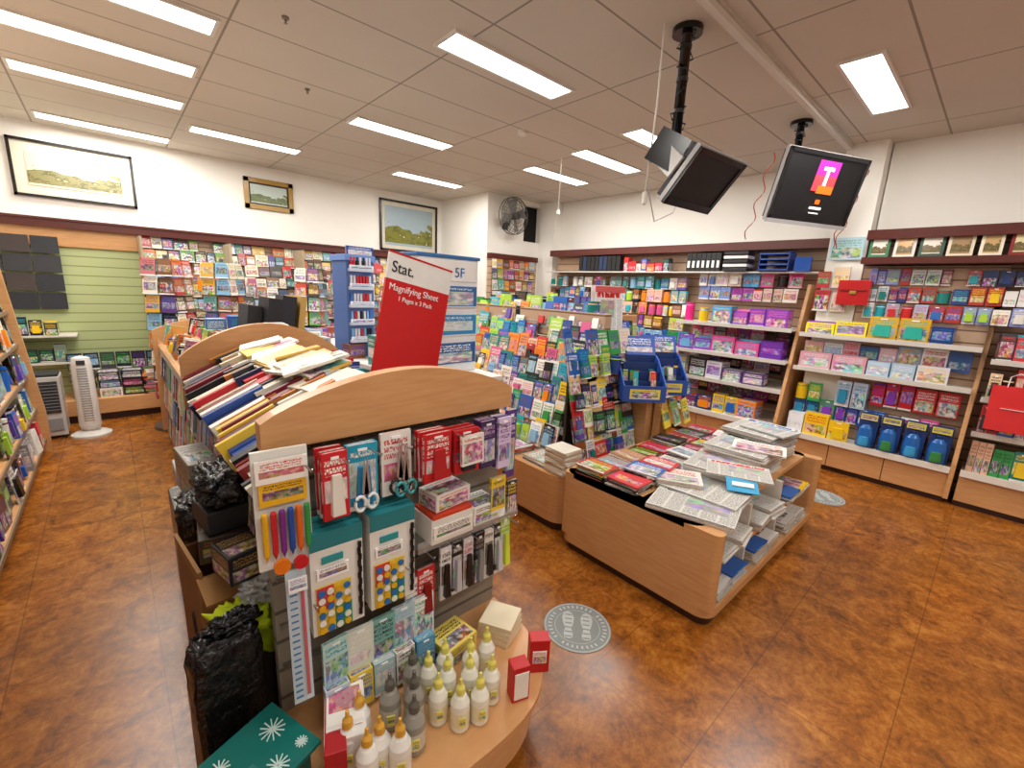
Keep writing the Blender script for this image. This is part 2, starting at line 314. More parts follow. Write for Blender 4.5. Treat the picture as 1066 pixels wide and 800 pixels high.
# ---------------------------------------------------------------- pictures
def picture(x0,x1,z0,z1,fr,mat_col,c1,c2,fw=.03,mt=.05):
    b=B('framed_picture'); y=6.899
    b.bb(x0,x1,y-.012,y,z0,z1,'flat',mat_col)
    for a in ((x0,x1,z0,z0+fw),(x0,x1,z1-fw,z1),(x0,x0+fw,z0,z1),(x1-fw,x1,z0,z1)): b.bb(a[0],a[1],y-.035,y,a[2],a[3],'gloss',fr)
    i=fw+mt; b.bb(x0+i,x1-i,y-.018,y-.01,z0+i,z1-i,'painting',c1,c2); b.done()
picture(-.6,.35,2.28,2.83,'#1a1512','#e2dac4','#ddd4b6','#8a8458',.025,.09)
picture(1.44,2.03,2.46,2.84,'#a8823a','#2d2a1c','#b8c8c0','#5a6a2a',.055,.02)
picture(3.3,4.35,2.1,2.88,'#15110f','#ddd4c0','#98b0bc','#7a7a2a',.03,.06)
# wall fan
b=B('wall_fan'); c=Vector((4.8,5.36,2.68)); rad=.27
for rr,yy in ((rad,0),(rad,.07),(rad*.8,-.035),(rad*.6,-.05),(rad*.4,-.06),(rad*.2,-.065),(rad*.9,-.02)):
    b.tube([c+Vector((rr*math.cos(a*math.pi/16),yy,rr*math.sin(a*math.pi/16))) for a in range(32)],.006 if rr==rad else .003,6,'flat','#4a4a48',True)
for k in range(28):
    a=k*2*math.pi/28; b.tube([c+Vector((q*rad*math.cos(a),-.065+.065*q*q,q*rad*math.sin(a))) for q in (.1,.4,.7,1)],.0028,5,'flat','#55534f')
for k in range(4):
    a=k*math.pi/2+.3; u=Vector((math.cos(a),0,math.sin(a))); w=Vector((-math.sin(a),0,math.cos(a)))
    vs=[c+u*.04+w*-.03+Vector((0,.0,0)),c+u*.23+w*-.09+Vector((0,-.015,0)),c+u*.24+w*.07+Vector((0,.05,0)),c+u*.05+w*.04+Vector((0,.04,0))]
    b.add(vs,[(0,1,2,3)],'flat','#8d8b86')
    b.add([v+Vector((0,.004,0)) for v in vs],[(3,2,1,0)],'flat','#8d8b86')
b.lathe([(.0,-.07),(.05,-.06),(.055,.0),(.05,.14),(.0,.15)],seg=16,mat='flat',col='#3a3a39',Mx=Matrix.Translation(c)@Matrix.Rotation(math.radians(-90),4,'X'))
b.tube([c+Vector((0,.1,0)),c+Vector((0,.14,-.12)),c+Vector((0,.235,-.12))],.015,8,'flat','#3a3a39'); b.box(c+Vector((0,.228,-.12)),(.1,.02,.14),'flat','#3a3a39'); b.done()

# ---------------------------------------------------------------- TVs
def tv(center,ang,tilt,w,h,pole,logo,frame,edge):
    b=B('ceiling_mounted_television')
    Mx=Matrix.Translation(center)@Matrix.Rotation(math.radians(ang),4,'Z')@Matrix.Rotation(math.radians(tilt),4,'X')
    def lb(c,s,mat,col='#ffffff',top=None): b.boxm(Mx@Matrix.Translation(c),s,mat,col,'#222222',top)
    lb((0,.008,0),(w,.026,h),'gloss',edge); lb((0,.04,0),(w*.94,.04,h*.92),'flat','#2a2a2e'); lb((0,.075,0),(w*.6,.04,h*.5),'flat','#222226')
    bz=.03
    lb((0,-.008,0),(w-2*bz,.01,h-2*bz),'screen','#0b0b10')
    for s in(-1,1): lb((s*(w/2-bz/2-.006),-.01,0),(bz,.02,h-.016),'gloss',frame)
    lb((0,-.01,h/2-bz/2-.006),(w-.014,.02,bz),'gloss',frame); lb((0,-.01,-h/2+bz/2+.006),(w-.014,.02,bz*1.5),'gloss',frame)
    if logo:
        q=h*.155; ox=.02
        lb((ox,-.0155,h*.20),(q*2.7,.003,q*2.4),'lit_magenta'); lb((ox,-.016,h*.08),(q*2.7,.003,q*1.4),'lit_red'); lb((ox+.03,-.0165,h*.0),(q*2.0,.003,q*.7),'lit_orange')
        lb((ox,-.02,h*.28),(q*1.3,.004,q*.32),'lit_white'); lb((ox,-.02,h*.17),(q*.34,.004,q*1.5),'lit_white')
        lb((ox,-.02,-.17*h),(q*.55,.004,q*.4),'lit_orange'); lb((ox,-.02,-.26*h),(q*1.5,.004,q*.22),'lit_white'); lb((ox,-.02,-.33*h),(q*1.2,.004,q*.1),'lit_white')
    bk=Mx@Vector((0,.1,0)); px,py=pole
    b.tube([(px,py,3),(px,py,bk.z+.1)],.028,12,'gloss','#0c0c0d'); b.lathe([(.08,2.97),(.08,3)],(px,py,0),16,'gloss','#0c0c0d')
    b.tube([(px,py,bk.z+.14),Vector((px,py,bk.z+.02)),bk],.02,8,'gloss','#0c0c0d')
    lb((0,.1,0),(.22,.02,.2),'metal','#333333')
    for k in range(5):
        z=2.9-k*.16
        if z>bk.z: b.lathe([(.032,z),(.032,z+.02)],(px,py,0),12,'flat','#222222')
    pts=[(px+.04*math.sin(t*1.3),py+.04*math.cos(t*1.7),3-t*.03*(3-bk.z)/.9) for t in range(int(30))]
    b.tube(pts,.005,5,'flat','#111111')
    return b,Mx
b,_=tv((2.62,1.31,2.225),-5,40,.49,.33,(2.5,1.45),False,'#1c1c1e','#b8b8ba')
b.box((2.43,1.43,2.33),(.1,.2,.12),'gloss','#d8d8d8',ang=-5,tilt=43)
b.box((2.38,1.42,2.36),(.02,.18,.18),'gloss','#1a1a1c',ang=20,tilt=30)
b.done()
b,Mx=tv((4.31,1.2,2.46),-24,14,.86,.53,(4.32,1.4),True,'#1b1b1e','#b8b4b4')
b.boxm(Mx@Matrix.Translation((0,-.012,-.262)),(.86,.022,.03),'gloss','#b8b8ba')
for k,(ox,sg) in enumerate(((-.5,1),(.5,-1),(.46,-1))):
    pts=[Mx@Vector((ox+.03*math.sin(t*.9+k),.05,.2-.03*t)) for t in range(22)]; b.tube(pts,.004,5,'flat','#b8322c')
b.done()
b=B('hanging_cable'); b.tube([(2.38,1.52,3),(2.385,1.52,2.6),(2.37,1.53,2.15)],.006,6,'flat','#efece4'); b.lathe([(.0,2.08),(.014,2.09),(.014,2.15),(0,2.16)],(2.37,1.53,0),10,'flat','#efece4')
b.tube([(2.375,1.525,2.2),(2.45,1.5,2.0),(2.56,1.45,2.06),(2.62,1.42,2.2)],.004,5,'flat','#dddddd'); b.done()
b=B('hanging_cable'); b.tube([(3.86,3.59,3),(3.86,3.59,2.45)],.006,6,'flat','#efece4'); b.lathe([(.02,2.42),(.02,2.46)],(3.86,3.59,0),10,'flat','#efece4'); b.done()

# ---------------------------------------------------------------- left-back wall goods
b=B('greeting_card_rack')
rack(b,(.32,6.32,0),0,4.05,[.5+.135*i for i in range(11)],.038,(.07,.15),(.11,.16),.006,CARDS,-14,.008,.05,pal2=CARDS)
for k in range(6): b.bb(.3+k*.82,.32+k*.82,6.3,6.77,.25,1.95,'flat','#a8967a')
b.done()
b=B('hanging_envelopes_and_wrap')
rack(b,(.34,6.25,0),0,3.9,[.55,.82,1.1,1.38],.06,(.05,.12),(.12,.2),(.02,.05),CARDS+MIX+DARK+DARK,-4,.06,.3,var=True); b.done()
b=B('display_bench'); b.bb(-.95,4.4,6.25,6.77,.08,.24,'wood'); b.bb(-.95,4.4,6.3,6.77,0,.08,'darkwood'); b.done(.004)
b=B('stationery_box_stack')
for k in range(9):
    x=-.3+.2*(k%3); z=.24+.09*(k//3); b.box((x,6.45,z+.045),(.18,.25,.088),'print',pick(DARK+['#e8e4da','#8a5a36']),pick(MIX),ang=R.uniform(-6,6))
for k in range(6): b.item(-.35+.13*k,6.5,.52,.12,.18,.05,R.uniform(-5,5),0,'print',pick(DARK),pick(MIX))
b.done()
b=B('magazine_stack')
for k in range(14): b.box((.32+R.uniform(-.02,.02),6.36,.25+.018*k),(.24,.2,.016),'print',pick(MIX),pick(MIX),ang=R.uniform(-8,8))
b.done()
b=B('desk_diaries')
for r in range(4):
    for k in range(3): b.item(-.86+.21*k,6.72,1.15+.19*r,.2,.17,.02,0,-6,'flat',pick(['#2a2a2e','#1d2028','#3b2f2c','#4a4a4e']))
b.done()
b=B('back_shelf_goods'); rack(b,(-.93,6.5,0),0,.6,[.9,.62],0,(.07,.12),(.1,.2),.1,DARK,0,.01,var=True); b.bb(-.98,-.3,6.45,6.77,.6,.615,'flat','#d8d2c6'); b.bb(-.98,-.3,6.45,6.77,.88,.895,'flat','#d8d2c6'); b.done()
b=B('greeting_card_rack'); rack(b,(4.5,5.44,0),0,.98,[.7+.17*i for i in range(8)],.008,(.08,.13),(.13,.16),.008,CARDS,-4,.012,.05); b.bb(4.47,5.48,5.52,5.598,.2,2.03,'slat'); b.done()
for (sx,sy) in ((.45,5.65),(.95,5.85),(1.9,5.9),(2.9,5.7)):
    b=B('greeting_card_spinner'); b.lathe([(.25,0),(.25,.03),(.03,.05),(.02,1.75),(0,1.76)],(sx,sy,0),20,'metal','#777777')
    for f in range(4):
        an=45+90*f+8
        a=math.radians(an)
        for r in range(8):
            for k in range(2):
                u=-.075+.15*k; d=-.16
                b.item(sx+math.cos(a)*u-math.sin(a)*d,sy+math.sin(a)*u+math.cos(a)*d,.32+.175*r,.13,.165,.012,an,-8,'print',pick(CARDS),pick(CARDS))
    b.done()
b=B('tower_fan'); fx,fy=-.27,5.75
b.lathe([(.15,0),(.15,.02),(.12,.035),(.05,.05),(.05,.08)],(fx,fy,0),24,'gloss','#e8e6e0')
b.lathe([(.07,.07),(.082,.1),(.075,.7),(.065,.76),(.0,.78)],(fx,fy,0),20,'gloss','#eceae4',sy=.9)
for k in range(22): b.box((fx,fy-.068,.16+.024*k),(.07,.012,.006),'flat','#8b8f92')
b.bb(fx-.03,fx+.03,fy-.075,fy-.055,.7,.74,'flat','#30343a'); b.done()
b=B('portable_air_conditioner'); b.box((-.56,5.9,.31),(.26,.28,.56),'gloss','#c9c7c2'); b.box((-.56,5.755,.40),(.22,.012,.3),'flat','#33363b')
for k in range(9): b.box((-.56,5.748,.28+.03*k),(.22,.01,.008),'flat','#6a6c70')
b.box((-.56,5.752,.14),(.22,.01,.12),'flat','#8f9092'); b.box((-.56,5.9,.60),(.24,.24,.03),'flat','#2a2c30')
for sx in(-1,1):
    for sy in(-1,1): b.lathe([(.02,0),(.02,.035)],(-.56+.1*sx,5.9+.1*sy,0),10,'flat','#222222')
b.done(.012)

# ---------------------------------------------------------------- left edge shelving
b=B('left_shelving_unit')
b.bb(-.99,-.94,1.0,5.4,.0,1.9,'slat'); b.prism([(-.99,0),(-.52,0),(-.52,.35),(-.66,1.92),(-.99,1.92)],'y',5.4,5.44,'wood')
for k,z in enumerate((.12,.4,.68,.95,1.22,1.5)):
    xf=-.55-.02*k; b.bb(-.95,xf,1.0,5.4,z-.02,z,'wood'); b.bb(xf-.004,xf+.006,1.0,5.4,z-.03,z+.004,'flat','#8a7258')
b.bb(-.95,-.58,1.0,5.4,0,.1,'wood'); b.bb(-.95,-.62,1.0,5.4,1.88,1.92,'wood')
for y in (1.9,2.8,3.7,4.55): b.bb(-.95,-.64,y-.01,y+.01,.1,1.88,'wood')
b.done(.003)
b=B('stationery_on_left_shelves')
for k,z in enumerate((.12,.4,.68,.95,1.22,1.5)):
    xf=-.54-.02*k; rack(b,(xf,1.05,0),90,4.3,[z],0,(.03,.14),(.14,.25),(.05,.2),DARK+['#d42a2a','#1d5fb4','#e8c81e','#d8b48a','#2a2a2a','#6b3a22','#e8e4da','#a86a3a','#3a5a3a'],-6,.006,.03,var=True,jit=.012)
b.done()

# ---------------------------------------------------------------- central gondola
def arch(x0,x1,zb,ze,zt,n=24):
    pts=[(x0,zb),(x1,zb)]
    for i in range(n+1):
        t=1-i/n; x=x0+(x1-x0)*t; pts.append((x,ze+(zt-ze)*math.sin(math.pi*t)**.8))
    return pts
g=B('central_gondola')
g.bb(.26,1.10,1.27,1.31,.08,1.14,'slatgrey'); 
g.prism(arch(.25,1.12,1.125,1.2,1.31),'y',1.225,1.275,'wood',smooth=False)
g.bb(.66,.70,1.3,5.2,.1,1.08,'slat')
g.prism(arch(.25,1.12,.82,1.12,1.30),'y',3.0,3.04,'wood')
g.prism(arch(.25,1.12,.1,1.05,1.16),'y',5.2,5.24,'wood')
g.bb(.3,1.08,1.3,5.2,0,.08,'darkwood'); g.bb(.28,1.10,1.3,5.2,.08,.13,'wood')
for z in (.4,.66,.88):
    g.bb(.30,.66,1.31,5.2,z-.015,z,'flat','#cfc5b6'); g.bb(.70,1.08,1.31,5.2,z-.015,z,'flat','#cfc5b6')
    g.bb(.288,.302,1.31,5.2,z-.03,z+.015,'flat','#b9b3a8'); g.bb(1.078,1.092,1.31,5.2,z-.03,z+.015,'flat','#b9b3a8')
for (a,c) in ((.285,.66),(1.09,.70)):
    for (y0,y1) in ((1.31,3.0),(3.04,5.2)):
        g.prism([(a,.9),(c,1.06),(c,1.08),(a,.92)],'y',y0,y1,'wood')
        g.bb(a-.006,a+.006,y0,y1,.9,.98,'clear')
def sup(cx,cy,rx,ry,e,n=28):
    return [(cx+rx*math.copysign(abs(math.cos(math.pi*i/n))**e,math.cos(math.pi*i/n)),cy-ry*abs(math.sin(math.pi*i/n))**e) for i in range(n+1)]
g.prism(sup(.68,1.27,.43,.50,.72),'z',.225,.25,'wood'); g.prism(sup(.68,1.27,.40,.47,.72),'z',.07,.225,'wood'); g.prism(sup(.68,1.27,.37,.43,.72),'z',0,.07,'darkwood')
for z in (.42,.56,.72,.92,1.09): g.bb(.27,1.09,1.258,1.272,z-.008,z+.008,'metal','#8c8880')
g.bb(.66,1.10,1.14,1.27,.715,.725,'metal','#a8a49c'); g.bb(.66,1.10,1.138,1.142,.705,.745,'clear')
for k in range(9):
    x=.33+.093*k; g.tube([(x,1.27,1.1),(x,1.09,1.1),(x,1.085,1.11)],.003,5,'metal','#bbbbbb')
    g.tube([(x,1.27,.69),(x,1.11,.69),(x,1.105,.70)],.003,5,'metal','#bbbbbb')
g.done(.003)
b=B('exercise_books')
for (x0,dz,rr) in ((.37,-.015,-26),(.54,.07,-23)):
    y=1.34
    while y<2.95:
        w=R.uniform(.012,.04); p=Vector((x0+R.uniform(-.025,.02),y+w/2,1.015+dz+R.uniform(-.012,.025)))
        b.box(p,(R.uniform(.2,.27),w,R.uniform(.07,.12)),'flat',pick(['#c8202a','#1c2a5a','#151515','#f2efe6','#e6c23a','#2a4fa0','#d9c9a8','#7a1a2a','#3a3a40','#2a2a2a','#c87a2a','#e8e0cc','#8a2a2a','#4a2a1a']),roll=rr); y+=w+.003
for k in range(10):
    yy=1.75+.12*k
    for j in range(R.randint(1,5)):
        b.box((.62+R.uniform(-.03,.06),yy,1.16+.014*j+.005*(k%3)),(.21,.15,.012),'flat' if j%2 else 'print',pick(['#f4f1ea','#efe9dc','#e8e0cc','#f4f1ea','#e8b84a']),pick(['#e8c85a','#d42a2a','#f4f1ea','#2a6a4a']),ang=R.uniform(-15,15),tilt=R.uniform(-6,6),roll=R.uniform(-20,-12))
b.done()
b=B('notebooks_and_folders')
y=1.4
while y<2.95:
    w=R.uniform(.03,.09); b.item(.9,y,1.0,.26,R.uniform(.1,.16),w,0,-8,'print',pick(MIX),pick(MIX)); y+=w+.01
b.done()
b=B('gondola_side_stock')
rack(b,(.27,5.15,0),-90,3.75,[.13,.40,.66],0.0,(.04,.14),(.16,.24),(.1,.2),MIX+DARK,-6,.006,.05)
b.done()
b=B('gondola_aisle_stock'); rack(b,(1.11,1.35,0),90,3.8,[.13,.40,.66,.88],0.0,(.06,.16),(.14,.22),(.1,.2),MIX,-6,.006,.05)
b.done()
b=B('gondola_top_stationery')
rack(b,(.31,5.15,0),-90,2.0,[.95],0,(.04,.12),(.12,.2),(.05,.12),CARDS+['#f2efe6','#e8e4da'],-12,.008,var=True,jit=.01)
rack(b,(.5,5.1,0),-90,1.95,[1.03],0,(.05,.16),(.08,.16),(.05,.12),CARDS+['#f2efe6','#e8e4da','#151515'],-12,.01,var=True,jit=.01)
for (x,y,z,w,d,h,c) in ((.92,3.9,1.04,.1,.3,.38,'#15161a'),(1.03,3.9,1.04,.1,.3,.40,'#1b1d24'),(.80,4.0,1.04,.1,.26,.32,'#24262c'),(1.12,3.95,1.04,.05,.3,.40,'#b8924a'),(.98,3.4,1.02,.22,.18,.16,'#b8242a'),(1.0,3.2,1.0,.25,.12,.18,'#e8e8e8'),(.82,3.3,1.05,.12,.2,.22,'#ece8e0'),(.9,4.6,1.03,.3,.2,.2,'#2a4fa0'),(.62,4.3,1.08,.14,.14,.15,'#2f6fb0'),(.8,4.9,1.04,.3,.2,.12,'#d8a83a')):
    b.box((x,y,z+h/2),(w,d,h),'flat' if z>1.03 and h>.29 else 'print',c,pick(MIX),ang=R.uniform(-8,8),roll=8 if h>.29 else 0)
rack(b,(1.02,5.1,0),-90,2.0,[1.0],0,(.06,.14),(.1,.18),(.05,.1),MIX,-8,.01,var=True)
b.done()

def textobj(s,size,loc,rot,col,parent,ext=.001,name='lettering',align='LEFT'):
    cu=bpy.data.curves.new(name,'FONT'); cu.body=s; cu.size=size; cu.extrude=ext; cu.align_x=align
    o=bpy.data.objects.new(name,cu); scn.collection.objects.link(o)
    mm=bpy.data.materials.new('ink_'+col.strip('#')); mm.use_nodes=True; mm.node_tree.nodes['Principled BSDF'].inputs['Base Color'].default_value=(*hx(col),1); cu.materials.append(mm)
    o.parent=parent; o.matrix_local=Matrix.Translation(loc)@rot; return o
b=B('magnifying_sheet_sign')
b.box((0,0,.225),(.40,.012,.45),'gloss','#d0141a'); b.box((.0,.0,.51),(.40,.012,.12),'gloss','#efefec')
b.box((0,-.001,.575),(.40,.012,.01),'gloss','#c8161c'); b.box((0,.07,.01),(.36,.13,.02),'flat','#cfcfcf')
o=b.done(); o.matrix_world=Matrix.Translation((1.085,2.0,1.12))@Matrix.Rotation(math.radians(8),4,'Z')@Matrix.Rotation(math.radians(11),4,'Y')
RX=Matrix.Rotation(math.radians(90),4,'X')
textobj('Stat.',.075,(-.18,-.009,.485),RX,'#1a1a1a',o); textobj('Magnifying Sheet',.046,(-.18,-.009,.40),RX,'#f6f0f0',o); textobj('1 Pages x 3 Pack',.032,(-.12,-.009,.355),RX,'#f6f0f0',o)
b=B('blue_stationery_display')
b.box((0,.1,.34),(.44,.22,.68),'flat','#e9eef2'); b.box((0,-.012,.61),(.40,.01,.12),'flat','#f4f4f2')
for k,c in enumerate(('#2f6fb0','#2d8ac8','#1f5a9c')): b.box((-.0,-.013,.46-.17*k),(.42,.012,.13),'print',c,'#e9f2f8')
b.box((-.16,-.016,.3),(.08,.012,.6),'flat','#3a8ccc'); b.box((0,.1,.69),(.46,.24,.02),'flat','#2f6fb0')
o=b.done(.004); o.matrix_world=Matrix.Translation((1.50,2.24,1.05))@Matrix.Rotation(math.radians(4),4,'Z')
textobj('5F',.08,(.03,-.02,.575),RX,'#1d6fb4',o)
b=B('pen_display_stand'); b.box((0,.1,.33),(.2,.2,.66),'flat','#4a6aa8')
for k in range(5):
    b.box((0,-.01,.12+.12*k),(.18,.03,.02),'flat','#c8d0e0'); b.box((0,-.022,.135+.12*k),(.18,.004,.035),'print','#e8ecf4','#24489a')
    for j in range(7): b.box((-.07+.023*j,-.005,.17+.12*k),(.016,.012,.07),'flat',pick(['#d8d8e0','#3a6fc0','#c8202a','#101010','#7ab0e0']))
b.box((0,.1,.68),(.22,.22,.04),'flat','#6a8fd0'); b.box((.0,-.002,.72),(.2,.01,.07),'print','#24489a','#e8e8f0')
o=b.done(.003); o.matrix_world=Matrix.Translation((1.29,3.0,1.05))@Matrix.Rotation(math.radians(6),4,'Z')
b=B('gondola_counter'); b.bb(1.12,1.75,2.0,4.6,1.02,1.05,'flat','#e8e4dc'); b.bb(1.12,1.72,2.03,4.57,.08,1.02,'wood'); b.bb(1.14,1.7,2.05,4.55,0,.08,'darkwood'); b.done(.004)
b=B('counter_goods'); 
rack(b,(1.2,2.6,0),0,.45,[1.05],0,(.08,.14),(.12,.2),.1,MIX,0,.02)
for k in range(16): b.box((R.uniform(1.2,1.65),R.uniform(2.8,4.4),1.05+.05),(.12,.1,.1),'print',pick(MIX),pick(MIX),ang=R.uniform(-20,20))
b.done()

# ---------------------------------------------------------------- end-panel hanging goods
b=B('hanging_craft_packs'); Y=1.17
def pack(x,z0,w,h,c1,c2,mat='print',y=Y,t=.012,core=None):
    Mx=b.item(x,y,z0,w,h,t,R.uniform(-4,4),R.uniform(-3,1),mat,c1,c2)
    if core: b.boxm(Mx@Matrix.Translation((0,-.014,-h*.12)),(w*.5,.02,h*.6),'gloss',core,'#ffffff',(.7,.6))
    b.boxm(Mx@Matrix.Translation((0,-t/2-.001,h*.42)),(w*.3,.003,h*.04),'flat','#ffffff')
for k in range(3): pack(.40,.935,.07,.19,'#c8202a','#f4f1ea',y=Y-.025*k,core='#e8e4da' if k==2 else None)
for k in range(2): pack(.490,.92,.09,.2,'#1c9fc0','#f4f1ea',y=Y-.012*k,core='#2a8ab8' if k else None)
pack(.605,.93,.1,.2,'#e9e6e0','#c8202a')
for k in range(3): pack(.72,.96,.1,.16,'#c81e26','#f4f1ea',y=Y-.025*k,core='#b8242a' if k==2 else None)
for k in range(3): pack(.835,.96,.1,.15,'#c81e26','#2a2a2a',y=Y-.025*k,core='#2a2a30' if k==2 else None)
pack(.835,1.0,.09,.1,'#e8e4da','#c81e26',y=Y-.085)
for k in range(3): pack(.935,.95,.07,.17,'#3a2a5a','#c8a0d0',y=Y-.02*k)
for k in range(3): pack(1.01,.93,.06,.19,['#e8e4f0','#4a2a7a','#d8c8e8'][k],'#6a3a9a',y=Y-.02*k)
pack(1.075,.86,.05,.27,'#5a3a86','#e8e0f0'); pack(1.0,.75,.07,.14,'#e8c83a','#222222',y=Y-.03); pack(1.08,.72,.05,.13,'#3a3a40','#e8c83a',y=Y-.02)
for k in range(6): pack(.79+.05*k,.46,.045,.21,['#e8e8e8','#151515','#d8d8dc','#151515','#e8e4da','#202226'][k],['#222222','#e8e8e8','#c8202a','#888888','#222222','#d8d8d8'][k],core=['#151515','#c8c8cc','#1a1a1a','#8a8a90','#222226','#d0d0d4'][k])
pack(1.075,.47,.05,.22,'#9fc83a','#f2f2f2',core='#d8e84a')
pack(.71,.44,.07,.18,'#c81e26','#f4f1ea',core='#8a1418'); pack(.655,.40,.05,.2,'#e8e4da','#1d3f8c')
for k in range(5): pack(.39+.075*k,.37,.08,.16,['#bfe0dc','#dfe6da','#7fb8b0','#b7d0d8','#e6edf0'][k],pick(MIX),y=Y-.02)
for k in range(5): pack(.38+.075*k,.27,.07,.12,['#c8d8e8','#e8c84a','#a8c8d0','#e8e4da','#5a9ac0'][k],pick(MIX),y=Y-.05,t=.03)
b.done()
def scissors(x,y,z,col):
    b=B('scissors')
    for s in(-1,1):
        b.tube([(x+s*.018+.015*math.cos(a*math.pi/8),y,z+.022*math.sin(a*math.pi/8)) for a in range(16)],.005,6,'gloss',col,True)
        b.prism([(x+s*.008,z+.02),(x-s*.004,z+.14),(x-s*.012,z+.03)],'y',y-.002,y+.002,'metal','#c8c8cc')
    b.done()
scissors(.605,1.150,.965,'#16181c'); scissors(.485,1.125,.955,'#e8f0f4'); scissors(.62,1.142,.955,'#3aa0a8')
b=B('marker_pack'); b.item(.275,1.15,.83,.13,.32,.012,-4,-2,'flat','#e9e9e2','#222222')
b.item(.275,1.143,1.07,.12,.06,.008,-4,-2,'print','#f4f1ea','#c8202a'); b.item(.275,1.143,1.01,.11,.06,.008,-4,-2,'print','#e8b21e','#2a2a2a')
for k,c in enumerate(('#e8b21e','#c8202a','#7a2a8a','#1c4fa8','#e86a1c','#2f9a4a')):
    b.lathe([(.0,0),(.004,.012),(.0075,.02),(.0075,.13),(.006,.135),(0,.136)],(.225+.02*k,1.13,.865),10,'gloss',c)
b.lathe([(.02,0),(.02,.012),(0,.012)],seg=18,mat='gloss',col='#e87a1c',Mx=Matrix.Translation((.255,1.125,.85))@Matrix.Rotation(math.radians(90),4,'X')); b.lathe([(.018,0),(.018,.012),(0,.012)],seg=18,mat='gloss',col='#c8202a',Mx=Matrix.Translation((.30,1.125,.845))@Matrix.Rotation(math.radians(90),4,'X'))
b.done()
def dotpack(x,z0):
    b=B('felt_pen_set'); w,h=.145,.315
    for d in range(3):
        y=1.20-.035*d
        b.item(x-.004*d,y,z0,w,h,.028,-2,0,'flat','#f1efe9'); b.item(x-.004*d,y-.002,z0+h-.05,w,.051,.031,-2,0,'flat','#1f7f88')
    y=1.125; px=x-.022
    b.item(px,y,z0+.005,w*.66,h*.47,.004,-2,0,'flat','#e8c83a'); b.item(px+.025,y-.001,z0+.005,w*.33,h*.24,.004,-2,0,'flat','#3a9a5a'); b.item(px-.024,y-.001,z0+.08,w*.32,h*.23,.004,-2,0,'flat','#d8423a')
    cs=['#e8b21e','#d8323a','#2f9a4a','#1c6fc0','#e86a1c','#7a2a8a','#f0f0e8','#22a7b8','#16202a']
    for r in range(6):
        for c in range(4):
            b.lathe([(.0095,0),(.0095,.004),(0,.004)],seg=12,mat='flat',col=cs[(r*5+c*3+r)%9],Mx=Matrix.Translation((px-.035+.0235*c,y-.002,z0+.018+.0235*r))@Matrix.Rotation(math.radians(90),4,'X'))
    b.item(px,y+.0,z0+.175,w*.6,.035,.004,-2,0,'print','#ffffff','#1a1a1a'); b.item(px,y+.0,z0+.222,w*.4,.02,.004,-2,0,'flat','#2a9aa0')
    for c in range(12): b.lathe([(.006,0),(.006,.016),(0,.018)],(x+.052+.002*(c%2),1.122,z0+.02+.02*c),8,'gloss','#16181c')
    b.done()
dotpack(.405,.585); dotpack(.575,.585)
b=B('ruler_pack'); b.item(.285,1.11,.42,.05,.40,.006,-6,-3,'flat','#cfe0ea'); 
for k in range(18): b.item(.273,1.106,.44+.02*k,.018,.003,.004,-6,-3,'flat','#4a7fb0')
b.item(.297,1.104,.44,.008,.36,.004,-6,-3,'flat','#c8606a'); b.item(.285,1.104,.77,.045,.04,.004,-6,-3,'print','#f4f4f4','#2a4fa0'); b.done()
b=B('craft_box'); b.box((.79,1.19,.77),(.17,.12,.09),'flat','#efece6'); b.box((.79,1.128,.765),(.16,.006,.05),'print','#f4f1ea','#222222'); b.box((.79,1.19,.82),(.16,.12,.014),'flat','#d8421e'); b.box((.95,1.2,.76),(.12,.11,.07),'print','#f2f0ea','#222222'); b.box((.80,1.2,.86),(.15,.1,.06),'print','#efece6','#d8421e',ang=6); b.done(.002)
def bottle(b,x,y,z,body,cap,s=1.,lab='#e8b21e'):
    b.lathe([(.0,0),(.026*s,0),(.029*s,.006*s),(.029*s,.018*s),(.0293*s,.02*s),(.0293*s,.07*s),(.029*s,.071*s),(.028*s,.09*s),(.018*s,.112*s),(.012*s,.118*s),(.012*s,.122*s),(.0145*s,.122*s),(.013*s,.14*s),(.006*s,.15*s),(.0045*s,.168*s),(0,.17*s)],(x,y,z),18,'gloss',body,cols=[body]*4+[lab]+[body]*5+[cap]*5)
    b.box((x-.012*s,y-.0285*s,z+.045*s),(.02*s,.004,.03*s),'print','#f0e060','#2a6a4a',ang=-25)
b=B('glue_bottles')
for (x,y) in ((.62,.95),(.68,.99),(.66,.89),(.74,.95),(.72,.87),(.79,.90),(.78,1.0),(.71,1.05),(.64,1.04),(.85,1.0)): bottle(b,x,y,.25,'#f2f0e2','#e6dc6a',1.02,'#eee8c8')
for (x,y) in ((.36,1.0),(.42,.93),(.41,1.04),(.38,.92),(.46,.89)): bottle(b,x,y,.25,'#f4f2ec','#e0a83c',1.05,'#efeade')
for (x,y) in ((.52,.92),(.56,.99),(.50,1.03),(.60,1.07)): bottle(b,x,y,.25,'#9a968c','#5e5a52',1.1,'#d0cabc')
b.done()
b=B('adhesive_box'); b.item(.86,.83,.25,.06,.13,.05,-20,0,'flat','#c8161c'); b.item(.86,.828,.26,.05,.1,.01,-20,0,'flat','#f4f1ea'); b.done(.002)
b=B('adhesive_box'); b.item(.985,.87,.25,.07,.13,.05,-35,0,'flat','#c8161c'); b.item(.983,.868,.29,.05,.05,.01,-35,0,'print','#f4f1ea','#c8161c'); b.done(.002)
b=B('note_pad_stack')
for k in range(4): b.box((1.0,1.1,.26+.02*k),(.13,.13,.018),'flat','#e8d9b8',ang=20+k*3)
b.box((.80,1.14,.29),(.14,.12,.08),'print','#f0d96a','#222222',ang=8); b.done(.001)
